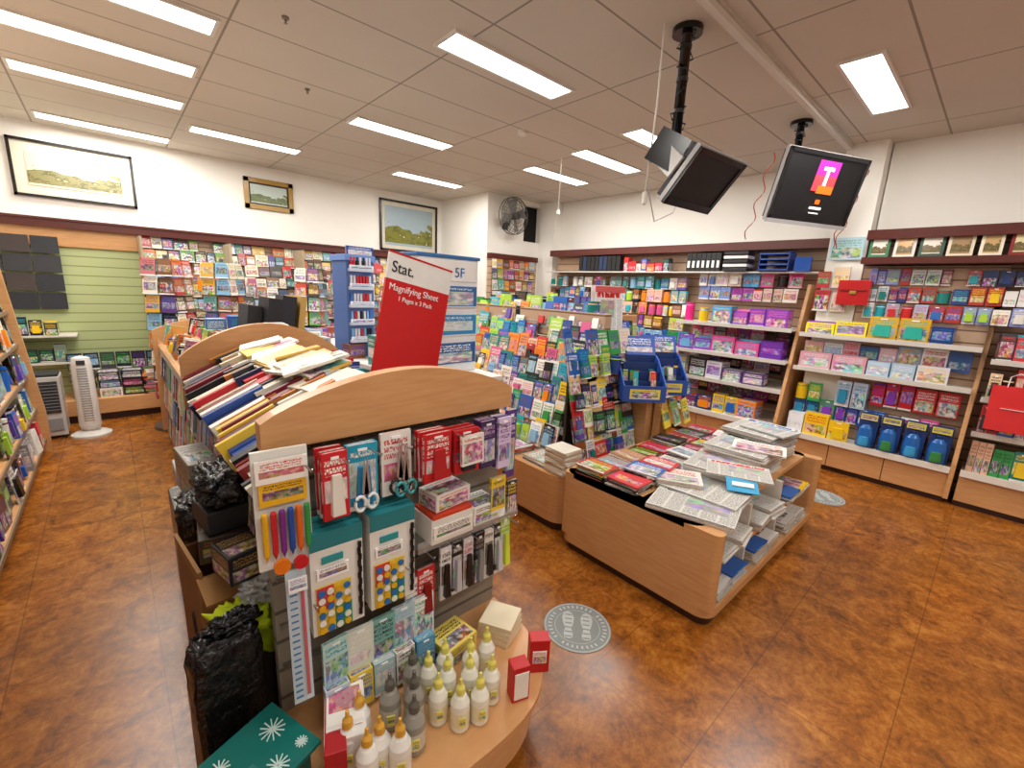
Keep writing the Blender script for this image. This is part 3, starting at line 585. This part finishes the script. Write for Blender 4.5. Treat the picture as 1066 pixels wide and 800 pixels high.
b=B('label_maker_box'); b.box((.39,1.10,.31),(.11,.26,.11),'flat','#f0eeea',ang=-20); b.box((.39,1.10,.368),(.10,.2,.006),'print','#f4f1ea','#c8161c',ang=-20); b.box((.355,1.08,.31),(.055,.262,.112),'flat','#b81e26',ang=-20); b.box((.52,1.19,.30),(.1,.1,.1),'print','#f4f4f4','#d8421e',ang=-10); b.done(.002)

# ---------------------------------------------------------------- left-of-gondola clutter
b=B('black_plastic_wrapped_carton'); b.blob((.135,1.31,.30),(.088,.05,.29),.07,5,'bag','#0b0b0d',3,True,.28,10); b.blob((.16,1.33,.585),(.06,.035,.03),.6,4,'bag','#0c0c0e',5,False,.75,10); b.bb(.06,.21,1.27,1.35,0,.06,'bag','#0b0b0d'); b.done()
b=B('gift_card_box'); Mx=Matrix.Translation((.15,1.08,.35))@Matrix.Rotation(math.radians(22),4,'Z')@Matrix.Rotation(math.radians(6),4,'X')
b.boxm(Mx,(.24,.2,.012),'gloss','#0f6f68'); b.box((.15,1.08,.165),(.2,.16,.33),'flat','#0d5a55',ang=22)
for (u,w,s) in ((.07,.03,.04),(-.06,.05,.03),(.02,-.06,.035),(.09,-.06,.02)):
    for k in range(6):
        a=k*math.pi/6; b.boxm(Mx@Matrix.Translation((u,w,.008))@Matrix.Rotation(a,4,'Z'),(s*1.6,.003,.002),'flat','#cfe8e2')
b.boxm(Mx@Matrix.Translation((-.06,-.03,.008)),(.1,.05,.003),'print','#0f6f68','#cfe8e2'); b.done()
b=B('cardboard_box'); b.box((.12,1.86,.26),(.02,.36,.5),'matte','#9a6a3c',ang=6); b.box((.30,1.86,.26),(.02,.36,.5),'matte','#8a5c34',ang=6); b.box((.21,1.69,.26),(.18,.02,.5),'matte','#a87a48',ang=6); b.box((.21,2.03,.26),(.18,.02,.5),'matte','#8a5c34',ang=6)
b.box((.21,1.86,.02),(.18,.34,.02),'matte','#8a5c34',ang=6); b.box((.115,1.84,.53),(.012,.34,.10),'matte','#a87a48',ang=6,roll=-8); b.box((.21,1.63,.53),(.18,.12,.01),'matte','#b0824e',ang=6,tilt=20)
b.tube([(.105,1.8+.05*math.cos(a*.4),.3+.05*math.sin(a*.4)) for a in range(16)],.003,5,'flat','#2a2018',True); b.done()
b=B('high_visibility_vest'); b.blob((.225,1.45,.46),(.095,.08,.09),.45,3,'matte','#c8de14',5); b.blob((.26,1.47,.57),(.05,.05,.04),.6,4,'matte','#d0d6d8',8,False); b.done()
b=B('storage_crate'); b.bb(.14,.36,1.40,1.66,.0,.37,'matte','#3a2a1e'); b.done(.01)
b=B('black_plastic_bag'); b.blob((.23,1.78,.85),(.08,.13,.06),.35,3,'bag','#0d0d10',11); b.blob((.2,2.1,.62),(.09,.12,.06),.35,3,'bag','#121216',14); b.done()
b=B('stock_cartons'); b.box((.22,1.75,.66),(.16,.22,.09),'print','#3a2c22','#8a5a36',ang=-6); b.box((.23,1.55,.66),(.12,.14,.1),'print','#20242a','#c8a060',ang=12); b.box((.22,1.75,.75),(.14,.18,.08),'flat','#1a1c20',ang=8)
b.box((.2,2.4,.28),(.18,.36,.52),'print','#2a2622','#7a6a52'); b.box((.22,2.8,.2),(.16,.3,.4),'print','#8a8f8a','#222222'); b.box((.24,3.2,.22),(.12,.3,.4),'print','#b8b8ba','#222222'); b.box((.22,2.4,.66),(.12,.3,.2),'print','#8a8478','#222222',ang=5); b.done(.004)

# ---------------------------------------------------------------- news table
t=B('newspaper_table')
def rrect(x0,x1,y0,y1,r,n=6):
    p=[]
    for cx,cy,a0 in ((x1-r,y1-r,0),(x0+r,y1-r,90),(x0+r,y0+r,180),(x1-r,y0+r,270)):
        for i in range(n+1): a=math.radians(a0+90*i/n); p.append((cx+r*math.cos(a),cy+r*math.sin(a)))
    return p
t.prism(rrect(1.98,3.62,.70,1.62,.06),'z',.0,.05,'darkwood'); t.prism(rrect(1.96,3.64,.68,1.64,.08),'z',.05,.10,'wood')
t.prism(rrect(1.96,2.04,.68,1.64,.035),'z',.1,.5,'wood'); t.prism(rrect(3.56,3.64,.68,1.64,.035),'z',.1,.5,'wood')
t.bb(2.0,3.6,1.1,1.14,.1,.5,'wood'); t.bb(2.0,3.6,1.58,1.62,.1,.5,'wood')
t.prism(rrect(1.96,3.64,.78,1.64,.08),'z',.475,.50,'wood'); t.bb(2.04,3.56,.72,1.1,.28,.30,'wood')
for x in (2.5,3.0): t.bb(x-.01,x+.01,.74,1.1,.1,.475,'flat','#e0d8cc')
t.bb(2.05,3.55,.70,.705,.1,.14,'clear'); t.done(.004)
b=B('newspapers')
def paper(x,y,z,w,d,n,ang,mat='news',c='#cfccc4',c2='#1a1a1a',t=.012):
    for k in range(n):
        if k<n-1: b.box((x+R.uniform(-.012,.012),y+R.uniform(-.012,.012),z+t*(k+.5)),(w,d,t*.8),'flat',pick(['#d8d5cd','#bcb8ae','#e6e3db','#c8b8a8','#a8b4c4']),c2,ang=ang+R.uniform(-4,4))
        else: b.box((x,y,z+t*(k+.5)),(w,d,t*.92),mat,c,c2,ang=ang)
paper(2.14,.90,.5,.42,.28,2,-76); paper(2.40,.95,.5,.42,.38,3,-86,c2='#1a4fa8'); paper(2.70,1.02,.5,.32,.38,7,-82,c2='#c8202a')
paper(2.99,1.0,.5,.36,.38,12,-89); paper(3.32,1.02,.5,.34,.4,16,-94,c2='#1a4fa8'); paper(2.62,.88,.585,.34,.24,1,-66,c2='#c8202a'); paper(2.98,.9,.645,.3,.2,1,-74,mat='print',c='#f2f0ea',c2='#c8202a'); paper(3.3,.95,.695,.3,.22,1,-100,c2='#1a8ac0'); paper(2.33,1.12,.536,.3,.2,2,-60,mat='print',c='#e8e4da',c2='#c8202a')
b.box((2.48,.80,.57),(.16,.10,.006),'flat','#2aa4d8','#f4f4f4',ang=-60,tilt=25); b.box((2.48,.797,.576),(.11,.03,.006),'flat','#f4f4f4',ang=-60,tilt=25)
for sx in (2.26,2.75,3.27):
    for z,n in ((.10,4),(.30,3)):
        for q in (-.1,.1): paper(sx+q,.87,z,.2,.34,n+R.randint(0,3),R.uniform(-6,6),mat=pick(['news','print']),c=pick(['#d9d6cf','#c8202a','#e8e4da','#1d5fb4','#f2c81e']),c2=pick(['#1a4fa8','#c8202a','#1a1a1a']))
b.done()
b=B('magazines_on_table')
for x in (2.08,2.25,2.42,2.59,2.76,2.93,3.1,3.27,3.44):
    for y in (1.26,1.48):
        n=R.randint(3,7)
        for k in range(n): b.box((x+R.uniform(-.012,.012),y,.505+.01*k),(.2,.16,.009),'print',pick(['#c8202a','#b8a890','#8a2a4a','#151515','#d8a81e','#1d5fb4','#a87a5a','#4a2a1a','#e8e4da']),pick(MIX),ang=-88+R.uniform(-8,8))
b.done()

# ---------------------------------------------------------------- magazine gondola behind
t=B('magazine_gondola')
t.prism(rrect(2.05,3.45,1.70,5.0,.12),'z',.0,.06,'darkwood'); t.prism(rrect(2.03,3.47,1.68,5.02,.14),'z',.06,.36,'wood')
t.prism(rrect(2.03,3.47,1.68,5.02,.14),'z',.36,.39,'wood')
NT=7
for k in range(NT):
    x=2.30+.072*k; z=.39+.145*k; t.bb(x,3.0,2.0,4.95,z,z+.02,'flat','#8f867a'); t.bb(x-.004,x,2.0,4.95,z,z+.06,'clear')
t.bb(2.74,2.82,2.0,4.95,1.2,1.42,'slat'); t.done(.004)
b=B('magazines_on_rack')
for k in range(NT):
    x=2.305+.072*k; z=.41+.145*k
    rack(b,(x,4.9,0),-90,2.88,[z],0,(.08,.15),(.16,.23),.012,MIX+['#151515','#e8e4da','#f2c81e','#1d5fb4'],-12,.006,.03)
    rack(b,(x-.015,4.9,0),-90,2.88,[z],0,(.07,.13),(.12,.19),(.01,.03),MIX,-12,.014,.3,var=True,jit=.004)
rack(b,(2.74,4.9,0),-90,2.88,[1.36],0,(.07,.16),(.12,.2),.02,MIX,-5,.01,.1,var=True,jit=.02)
b.done()
b=B('magazine_piles')
for i in range(9):
    y=1.90+.33*i
    n=R.randint(3,9)
    for k in range(n): b.box((2.17+R.uniform(-.01,.01),y+.1,.395+.011*k),(.2,.25,.01),'print',pick(['#e8e4da','#b8b0a0','#d8d0c0','#c8202a','#1d3f8c','#3a3a3a']),pick(MIX),ang=R.uniform(-6,6))
for k in range(14): b.box((2.13,1.80,.40+.012*k),(.16,.18,.011),'flat',pick(['#f2efe6','#e6e0d2','#d6c8b0','#c8b090']),ang=R.uniform(-10,10))
b.done()
b=B('front_magazine_display')
b.bb(2.34,3.0,1.97,1.99,.39,1.12,'flat','#2a241e')
rack(b,(2.28,1.78,0),0,.8,[.40,.52,.64,.76,.88,1.0,1.12],.026,(.08,.15),(.14,.21),.014,['#151515','#e8e4da','#c8202a','#1d5fb4','#d8b98a','#2a2a2a','#f2c81e','#8a4a2a','#2f9a4a'],-14,.006,.03,jit=.02)
rack(b,(2.30,1.74,0),0,.68,[.40,.58,.78,.98],.04,(.04,.1),(.1,.17),.03,MIX,-14,.03,.35,var=True,jit=.015)
b.done()
b=B('brochure_stand'); b.bb(3.10,3.16,1.66,1.72,.39,.78,'wood'); b.bb(3.05,3.5,1.66,1.98,.78,.80,'flat','#1f3f8c')
for k in range(3): b.item(3.17+.14*k,1.62-.01*k,.56,.13,.2,.01,8,-18,'print',['#f0d93a','#9fc86a','#f0d93a'][k],'#2a7a5a')
rack(b,(3.05,1.66,0),-10,.5,[.80],.0,(.06,.12),(.05,.09),.06,['#f0d93a','#e8e4da','#1d5fb4','#c8202a','#f4f1ea'],-10,.01)
b.done()
for (x,y,z,sc) in ((2.94,1.78,.80,1.2),(3.24,1.76,.82,1.15),(3.1,2.12,.95,1.05)):
    w=.26
    b=B('blue_counter_display_box')
    for s in(-1,1): b.prism([(0-.12,0),(.12,0),(.12,.26),(.06,.24),(-.12,.1)],'x',s*w/2-.004,s*w/2+.004,'flat','#2255b8')
    b.bb(-w/2,w/2,-.12,.12,0,.008,'flat','#1d4aa0'); b.bb(-w/2,w/2,-.124,-.116,0,.1,'flat','#1d4aa0'); b.bb(-w*.36,w*.36,-.127,-.123,.02,.08,'print','#e8d23a','#1d4aa0'); b.bb(-w/2,w/2,.116,.124,0,.26,'flat','#16387a')
    b.box((0,.15,.31),(w,.006,.14),'print','#2255b8','#f4f4f8',tilt=-22)
    for k in range(3): b.bb(-w/2,w/2,-.06+.06*k,-.056+.06*k,0,.12+.05*k,'flat','#16387a')
    for k in range(18): b.box((R.uniform(-w/2+.03,w/2-.03),R.uniform(-.09,.09),.12),(.03,.01,.12),'print',pick(MIX),pick(MIX),tilt=-15)
    o=b.done(); o.matrix_world=Matrix.Translation((x,y,z))@Matrix.Rotation(math.radians(-40),4,'Z')@Matrix.Scale(sc,4)
b=B('display_plinth'); b.bb(2.95,3.4,2.02,2.3,.39,.95,'wood'); b.bb(3.02,3.38,1.74,2.02,.39,.80,'wood'); b.done(.004)
b=B('acrylic_sign_stand'); b.item(3.12,2.25,1.22,.30,.42,.006,-25,-8,'flat','#e8e6e2'); b.item(3.12,2.24,1.26,.26,.34,.006,-25,-8,'news','#f4f4f2','#c8202a'); b.item(3.12,2.243,1.58,.28,.05,.008,-25,-8,'flat','#c84a4a'); b.bb(3.0,3.26,2.2,2.34,1.2,1.215,'clear'); b.bb(3.1,3.16,2.24,2.3,.95,1.21,'clear'); b.done()

t=B('middle_gondola'); t.bb(3.9,4.3,2.8,5.0,0,.08,'darkwood'); t.bb(3.85,4.35,2.75,5.05,.08,.2,'wood'); t.bb(4.08,4.12,2.8,5.0,.2,1.35,'slat'); t.bb(3.85,4.35,2.75,2.79,.2,1.35,'wood')
for z in (.5,.8,1.05): t.bb(3.88,4.32,2.8,5.0,z-.015,z,'flat','#e8e4dc')
t.done(.003)
b=B('hanging_stationery'); rack(b,(3.9,4.98,0),-90,2.15,[.2,.5,.8,1.08,1.32],.02,(.08,.16),(.18,.24),(.03,.1),MIX,-4,.01,.04,var=True)
rack(b,(3.87,2.7,0),0,.46,[.22,.40,.58,.76,.94,1.12],.0,(.07,.11),(.15,.19),.02,CARDS+MIX,-3,.01,.03,var=True,jit=.004); b.done()

# ---------------------------------------------------------------- right wall shelving
def runit(name,y0,y1,shelves,xf=5.0,xb=5.59,plx=4.95):
    t=B(name)
    t.bb(plx+.03,xb,y0,y1,0,.05,'darkwood'); t.bb(plx,xb,y0,y1,.05,.28,'wood'); t.bb(plx-.03,xb,y0,y1,.28,.30,'flat','#dcd8cf')
    t.bb(plx-.035,plx-.03,y0,y1,.265,.32,'flat','#e8e4da')
    for k in (.33,.66): t.bb(plx-.002,plx,y0+(y1-y0)*k-.003,y0+(y1-y0)*k+.003,.05,.27,'darkwood')
    for z in shelves: t.bb(xf,xb,y0,y1,z-.02,z,'flat','#e4e0d8'); t.bb(xf-.008,xf,y0,y1,z-.03,z+.012,'flat','#d2cec6')
    t.prism([(plx-.03,0.05),(xb,.05),(xb,1.75),(xf+.26,1.75),(plx-.03,.36)],'y',y0-.03,y0,'wood')
    t.done(.003)
runit('toy_shelving_unit',1.40,2.62,(.67,.975,1.3))
runit('toy_shelving_unit',.08,1.33,(.95,1.28),xb=5.19)
b=B('shelf_back_panel'); b.bb(5.19,5.30,.05,.96,.0,1.92,'slat'); b.done()
runit('stationery_shelving_unit',-1.4,.02,(.62,.9,1.2),xb=5.3)
b=B('boxed_toys')
def row(y1,y0,z,wr,hr,pal,xf=5.03,t=(.1,.2),skip=.02,tilt=0,gap=.01,jit=.012): rack(b,(xf,y1,0),-90,y1-y0,[z],0,wr,hr,t,pal,tilt,gap,skip,var=True,jit=jit,pal2=pal+['#ffffff','#f2c81e','#8a3fc0'])
row(2.6,1.42,1.3,(.12,.22),(.18,.26),PINK); row(2.6,1.42,.975,(.14,.26),(.14,.24),['#8a3fc0','#a03fb8','#e94f9b','#6fb0e0','#6a2fa0']); row(2.6,1.42,.67,(.08,.24),(.12,.24),['#7a8088','#3a3a40','#f2c81e','#d8d8e0','#f48cc0','#2a2a2a','#5a3a7a'],skip=.08)
row(2.6,1.42,.3,(.1,.2),(.16,.28),TOY+['#1d63c0','#1d63c0'],5.0)
rack(b,(5.4,2.6,0),-90,1.18,[.45,.78,1.08],0,(.1,.16),(.16,.2),.03,DARK+PINK,0,.004,.05)
b.done()
b=B('boxed_toys')
row(1.3,.1,1.28,(.12,.26),(.13,.22),['#1d63c0','#f2e21e','#e8e8ee','#2fb0a0','#16387a','#3a8ad8','#d8a81e'],t=(.06,.12),jit=.004); row(1.3,.1,.95,(.12,.26),(.12,.2),['#e8e8ee','#d8d8e0','#d42a3a','#f3f0f4','#a8c8e0','#d898a8','#b8202a'],t=(.06,.12),jit=.004,skip=.06)
rack(b,(5.14,1.3,0),-90,1.2,[1.06],0,(.1,.16),(.14,.18),.02,['#c8d0dc','#e8e8ee','#d8a8b8','#3a5a9a','#8aa8c8'],0,.004,.03)
row(1.3,.72,.62,(.09,.18),(.16,.26),['#b8c8e0','#38b0c8','#2fa45a','#c8d0e0','#3aa0c8','#2a8ab0'],5.08,t=(.03,.08),jit=.004); row(1.3,.72,.3,(.1,.2),(.14,.24),['#1d63c0','#f2c81e','#d42a2a','#16387a','#f08a1c','#e8ecf4'],5.0,t=(.06,.12),jit=.004)
row(1.3,.1,.46,(.08,.14),(.14,.2),['#1d63c0','#2a8ab0','#16387a','#e94f9b','#2fa45a'],5.12,t=(.02,.04),jit=.002)
row(.7,.1,.68,(.08,.14),(.16,.24),['#e94f9b','#b8a8d0','#e8e0e8','#c8202a','#3a8ad8'],5.1,t=(.03,.06),jit=.004)
b.done()
b=B('backpack_blister_packs')
for y in [.66,.50,.34,.18]:
    for d in range(2): b.item(5.0+.05*d,y,.31,.14,.3,.03,-90,-5,'flat','#16387a')
    b.item(4.985,y,.56,.12,.05,.02,-90,-5,'print','#d8c83a','#1a2a5a')
    b.lathe([(.05,0),(.058,.02),(.06,.1),(.05,.17),(.025,.2),(0,.205)],(4.95,y,.32),14,'gloss','#1f63b0',sx=.6); b.lathe([(.035,0),(.04,.02),(.035,.08),(0,.085)],(4.915,y,.335),12,'gloss',pick(['#3a9fd8','#2f7ac0','#e8c83a','#3a8a4a']),sx=.5)
    b.tube([(4.95,y-.02,.52),(4.95,y-.02,.545),(4.95,y+.02,.545),(4.95,y+.02,.52)],.005,6,'flat','#16387a')
b.done()
b=B('hanging_toy_cards')
rack(b,(5.4,2.6,0),-90,1.2,[1.56,1.72],.0,(.07,.14),(.14,.17),.015,PINK+['#f2efe6','#d8c8b8','#c8b8a8','#6a87c8'],-2,.012,.04,var=True,jit=.01)
rack(b,(5.14,1.3,0),-90,.3,[1.5,1.72],.0,(.1,.14),(.14,.2),.02,['#b8202a','#e8e4da','#d8c8b8','#3a6fb0'],-2,.02,.06)
rack(b,(5.15,.9,0),-90,2.2,[1.46,1.61,1.76],.0,(.05,.10),(.12,.145),.015,['#d8d8e0','#8997d7','#f2f2f2','#2a3a7a','#7a2a5a','#a8b8d8','#4a90c8','#1a2a5a','#b8322a'],-2,.008,.02,var=True,jit=.004)
b.done()
b=B('hanging_stationery_goods')
rack(b,(5.32,5.1,0),-90,2.45,[.3,.47,.64,.81,.98,1.15,1.32,1.49,1.66],.012,(.06,.13),(.14,.17),(.02,.06),MIX+MIX+PINK[:3]+DARK,-3,.008,.03,var=True,jit=.006)
b.bb(4.95,5.59,2.66,5.1,0,.28,'wood'); b.done()
b=B('document_files')
for k in range(10): b.item(5.42,4.5-.075*k,1.9,.065,.2,.1,-90,0,'flat',pick(['#151515','#1c2c4c','#151515']))
for k in range(7): b.item(5.38,2.75-.06*k,1.88,.055,.22,.14,-90,0,'flat','#121214'); b.item(5.375,2.75-.06*k,1.93,.03,.08,.01,-90,0,'flat','#e8e8e8')
for k in range(5): b.box((5.36,2.15,1.90+.045*k),(.2,.26,.03),'flat',['#1a1c20','#e8e8e8'][k%2])
rack(b,(5.38,3.7,0),-90,.75,[1.88],0,(.06,.12),(.1,.2),.1,DARK+['#1d5fb4','#e8e4da','#c8202a'],0,.01)
b.bb(5.3,5.59,1.3,5.1,1.865,1.88,'flat','#d8d2c6'); b.done()
b=B('letter_trays')
for k in range(4): b.bb(5.28,5.5,1.62+.0,1.9,1.88+.055*k,1.89+.055*k,'gloss','#1f4fb0'); b.bb(5.28,5.29,1.62,1.9,1.88+.055*k,1.905+.055*k,'gloss','#1f4fb0')
for (yy) in (1.62,1.9):
    b.bb(5.28,5.5,yy-.004,yy+.004,1.88,2.08,'gloss','#1f4fb0')
b.box((5.35,1.5,1.95),(.16,.14,.14),'gloss','#2a5fc0',ang=10); b.done()
b=B('map_poster'); b.item(5.17,1.12,1.98,.26,.2,.006,-90,0,'print','#b8dcea','#7ab09a'); b.done()
b=B('red_cash_box'); b.box((5.1,.98,1.68),(.1,.24,.22),'gloss','#b81a1e'); b.box((5.045,.98,1.7),(.01,.2,.02),'gloss','#8a1014'); b.box((5.045,.98,1.68),(.02,.05,.03),'metal','#c8a850'); b.done(.004)
b=B('photo_frames')
for k,(c,c2) in enumerate((('#2a7a4a','#f0ece0'),('#e8e4da','#d8a050'),('#1d4a3a','#e8e0d0'),('#e8dcc0','#a07a4a'),('#f2e8d0','#c8a060'),('#8a1a1a','#e8d8a0'),('#1d4a3a','#d8d0b0'),('#e8e4da','#5a7a5a'))):
    y=.86-.17*k; w=R.uniform(.12,.16); Mx=b.item(5.06,y,1.985,w,.2,.015,-90,-10,'flat',c); b.boxm(Mx@Matrix.Translation((0,-.01,0)),(w-.04,.004,.15),'painting',c2,'#7a6a4a')
b.done()
b=B('stationery_on_right_rack')
for z in (.3,.62,.9,1.2): rack(b,(4.99,0.0,0),-90,1.3,[z],0,(.03,.1),(.2,.27),(.1,.2),MIX+['#c8202a','#e8c8a0'],-10,.004,.02,var=True,jit=.006)
b.done()
b=B('red_shopping_bag'); Mx=Matrix.Translation((4.90,-.15,.86))@Matrix.Rotation(math.radians(-90),4,'Z')@Matrix.Rotation(math.radians(-5),4,'X')
b.boxm(Mx,(.24,.07,.34),'gloss','#d01a1e','#222222',(1.06,.35)); b.boxm(Mx@Matrix.Translation((0,-.03,.0)),(.12,.012,.004),'flat','#f2e8e8')
for s in (-1,1): b.tube([Mx@Vector((-.05,s*.01,.16)),Mx@Vector((-.045,s*.01,.24)),Mx@Vector((0,s*.01,.27)),Mx@Vector((.045,s*.01,.24)),Mx@Vector((.05,s*.01,.16))],.004,6,'flat','#f2d8d8')
b.done(.003)

# ---------------------------------------------------------------- floor stickers
for (x,y) in ((1.5,1.10),(4.23,.75)):
    b=B('floor_distance_sticker'); circ=lambda r: [(x+r*math.cos(2*math.pi*i/48),y+r*math.sin(2*math.pi*i/48)) for i in range(48)]
    b.prism(circ(.16),'z',0.0005,.002,'matte','#8b918f')
    for (r0,r1) in ((.15,.156),(.105,.108)): b.lathe([(r0,.0026),(r1,.0026)],(x,y,0),48,'matte','#b8bdbb',cap=False)
    a0=math.radians(-50)
    for s in(-1,1):
        pts=[]
        for (px,py) in ((.0,-.085),(.02,-.08),(.024,-.06),(.018,-.02),(.03,.02),(.034,.05),(.026,.08),(.008,.095),(-.012,.085),(-.024,.055),(-.022,.02),(-.012,-.02),(-.02,-.06),(-.016,-.08)):
            px=px*s+s*.04; pts.append((x+px*math.cos(a0)-py*math.sin(a0),y+px*math.sin(a0)+py*math.cos(a0)))
        b.prism(pts,'z',.002,.004,'matte','#bcc1bf')
        for k in range(6):
            px,py=s*.042,-.07+.028*k; b.box((x+px*math.cos(a0)-py*math.sin(a0),y+px*math.sin(a0)+py*math.cos(a0),.0045),(.032,.006,.001),'matte','#8d9391',ang=-50)
    for k in range(36):
        a=2*math.pi*k/36
        if math.sin(a*2)**2>.1: b.box((x+.13*math.cos(a),y+.13*math.sin(a),.003),(.018,.008,.002),'matte','#c4c9c7',ang=math.degrees(a))
    b.done()
b=B('smoke_detector'); b.lathe([(.05,3),(.05,2.975),(.03,2.96),(0,2.96)],(3.0,3.3,0),16,'flat','#efece4'); b.done()
for (x,y) in ((.9,3.0),(1.3,3.9)):
    b=B('ceiling_sprinkler'); b.lathe([(.02,3),(.02,2.99),(.006,2.985),(.006,2.97),(.012,2.968),(0,2.965)],(x,y,0),12,'metal','#99958c'); b.done()

# ---------------------------------------------------------------- world + camera
w=bpy.data.worlds.new('World'); scn.world=w; w.use_nodes=True; w.node_tree.nodes['Background'].inputs[0].default_value=(.9,.93,1,1); w.node_tree.nodes['Background'].inputs[1].default_value=.25
d1=Vector((517,75,-458)).normalized(); d2=Vector((-423,118,-458)).normalized(); up=d1.cross(d2).normalized(); d2=up.cross(d1)
cam=bpy.data.cameras.new('camera'); cam.sensor_width=36; cam.lens=458/1066*36; cam.clip_start=.02
co=bpy.data.objects.new('camera',cam); scn.collection.objects.link(co)
co.matrix_world=Matrix(((d1.x,d1.y,d1.z,0),(d2.x,d2.y,d2.z,0),(up.x,up.y,up.z,1.57),(0,0,0,1)))
scn.camera=co
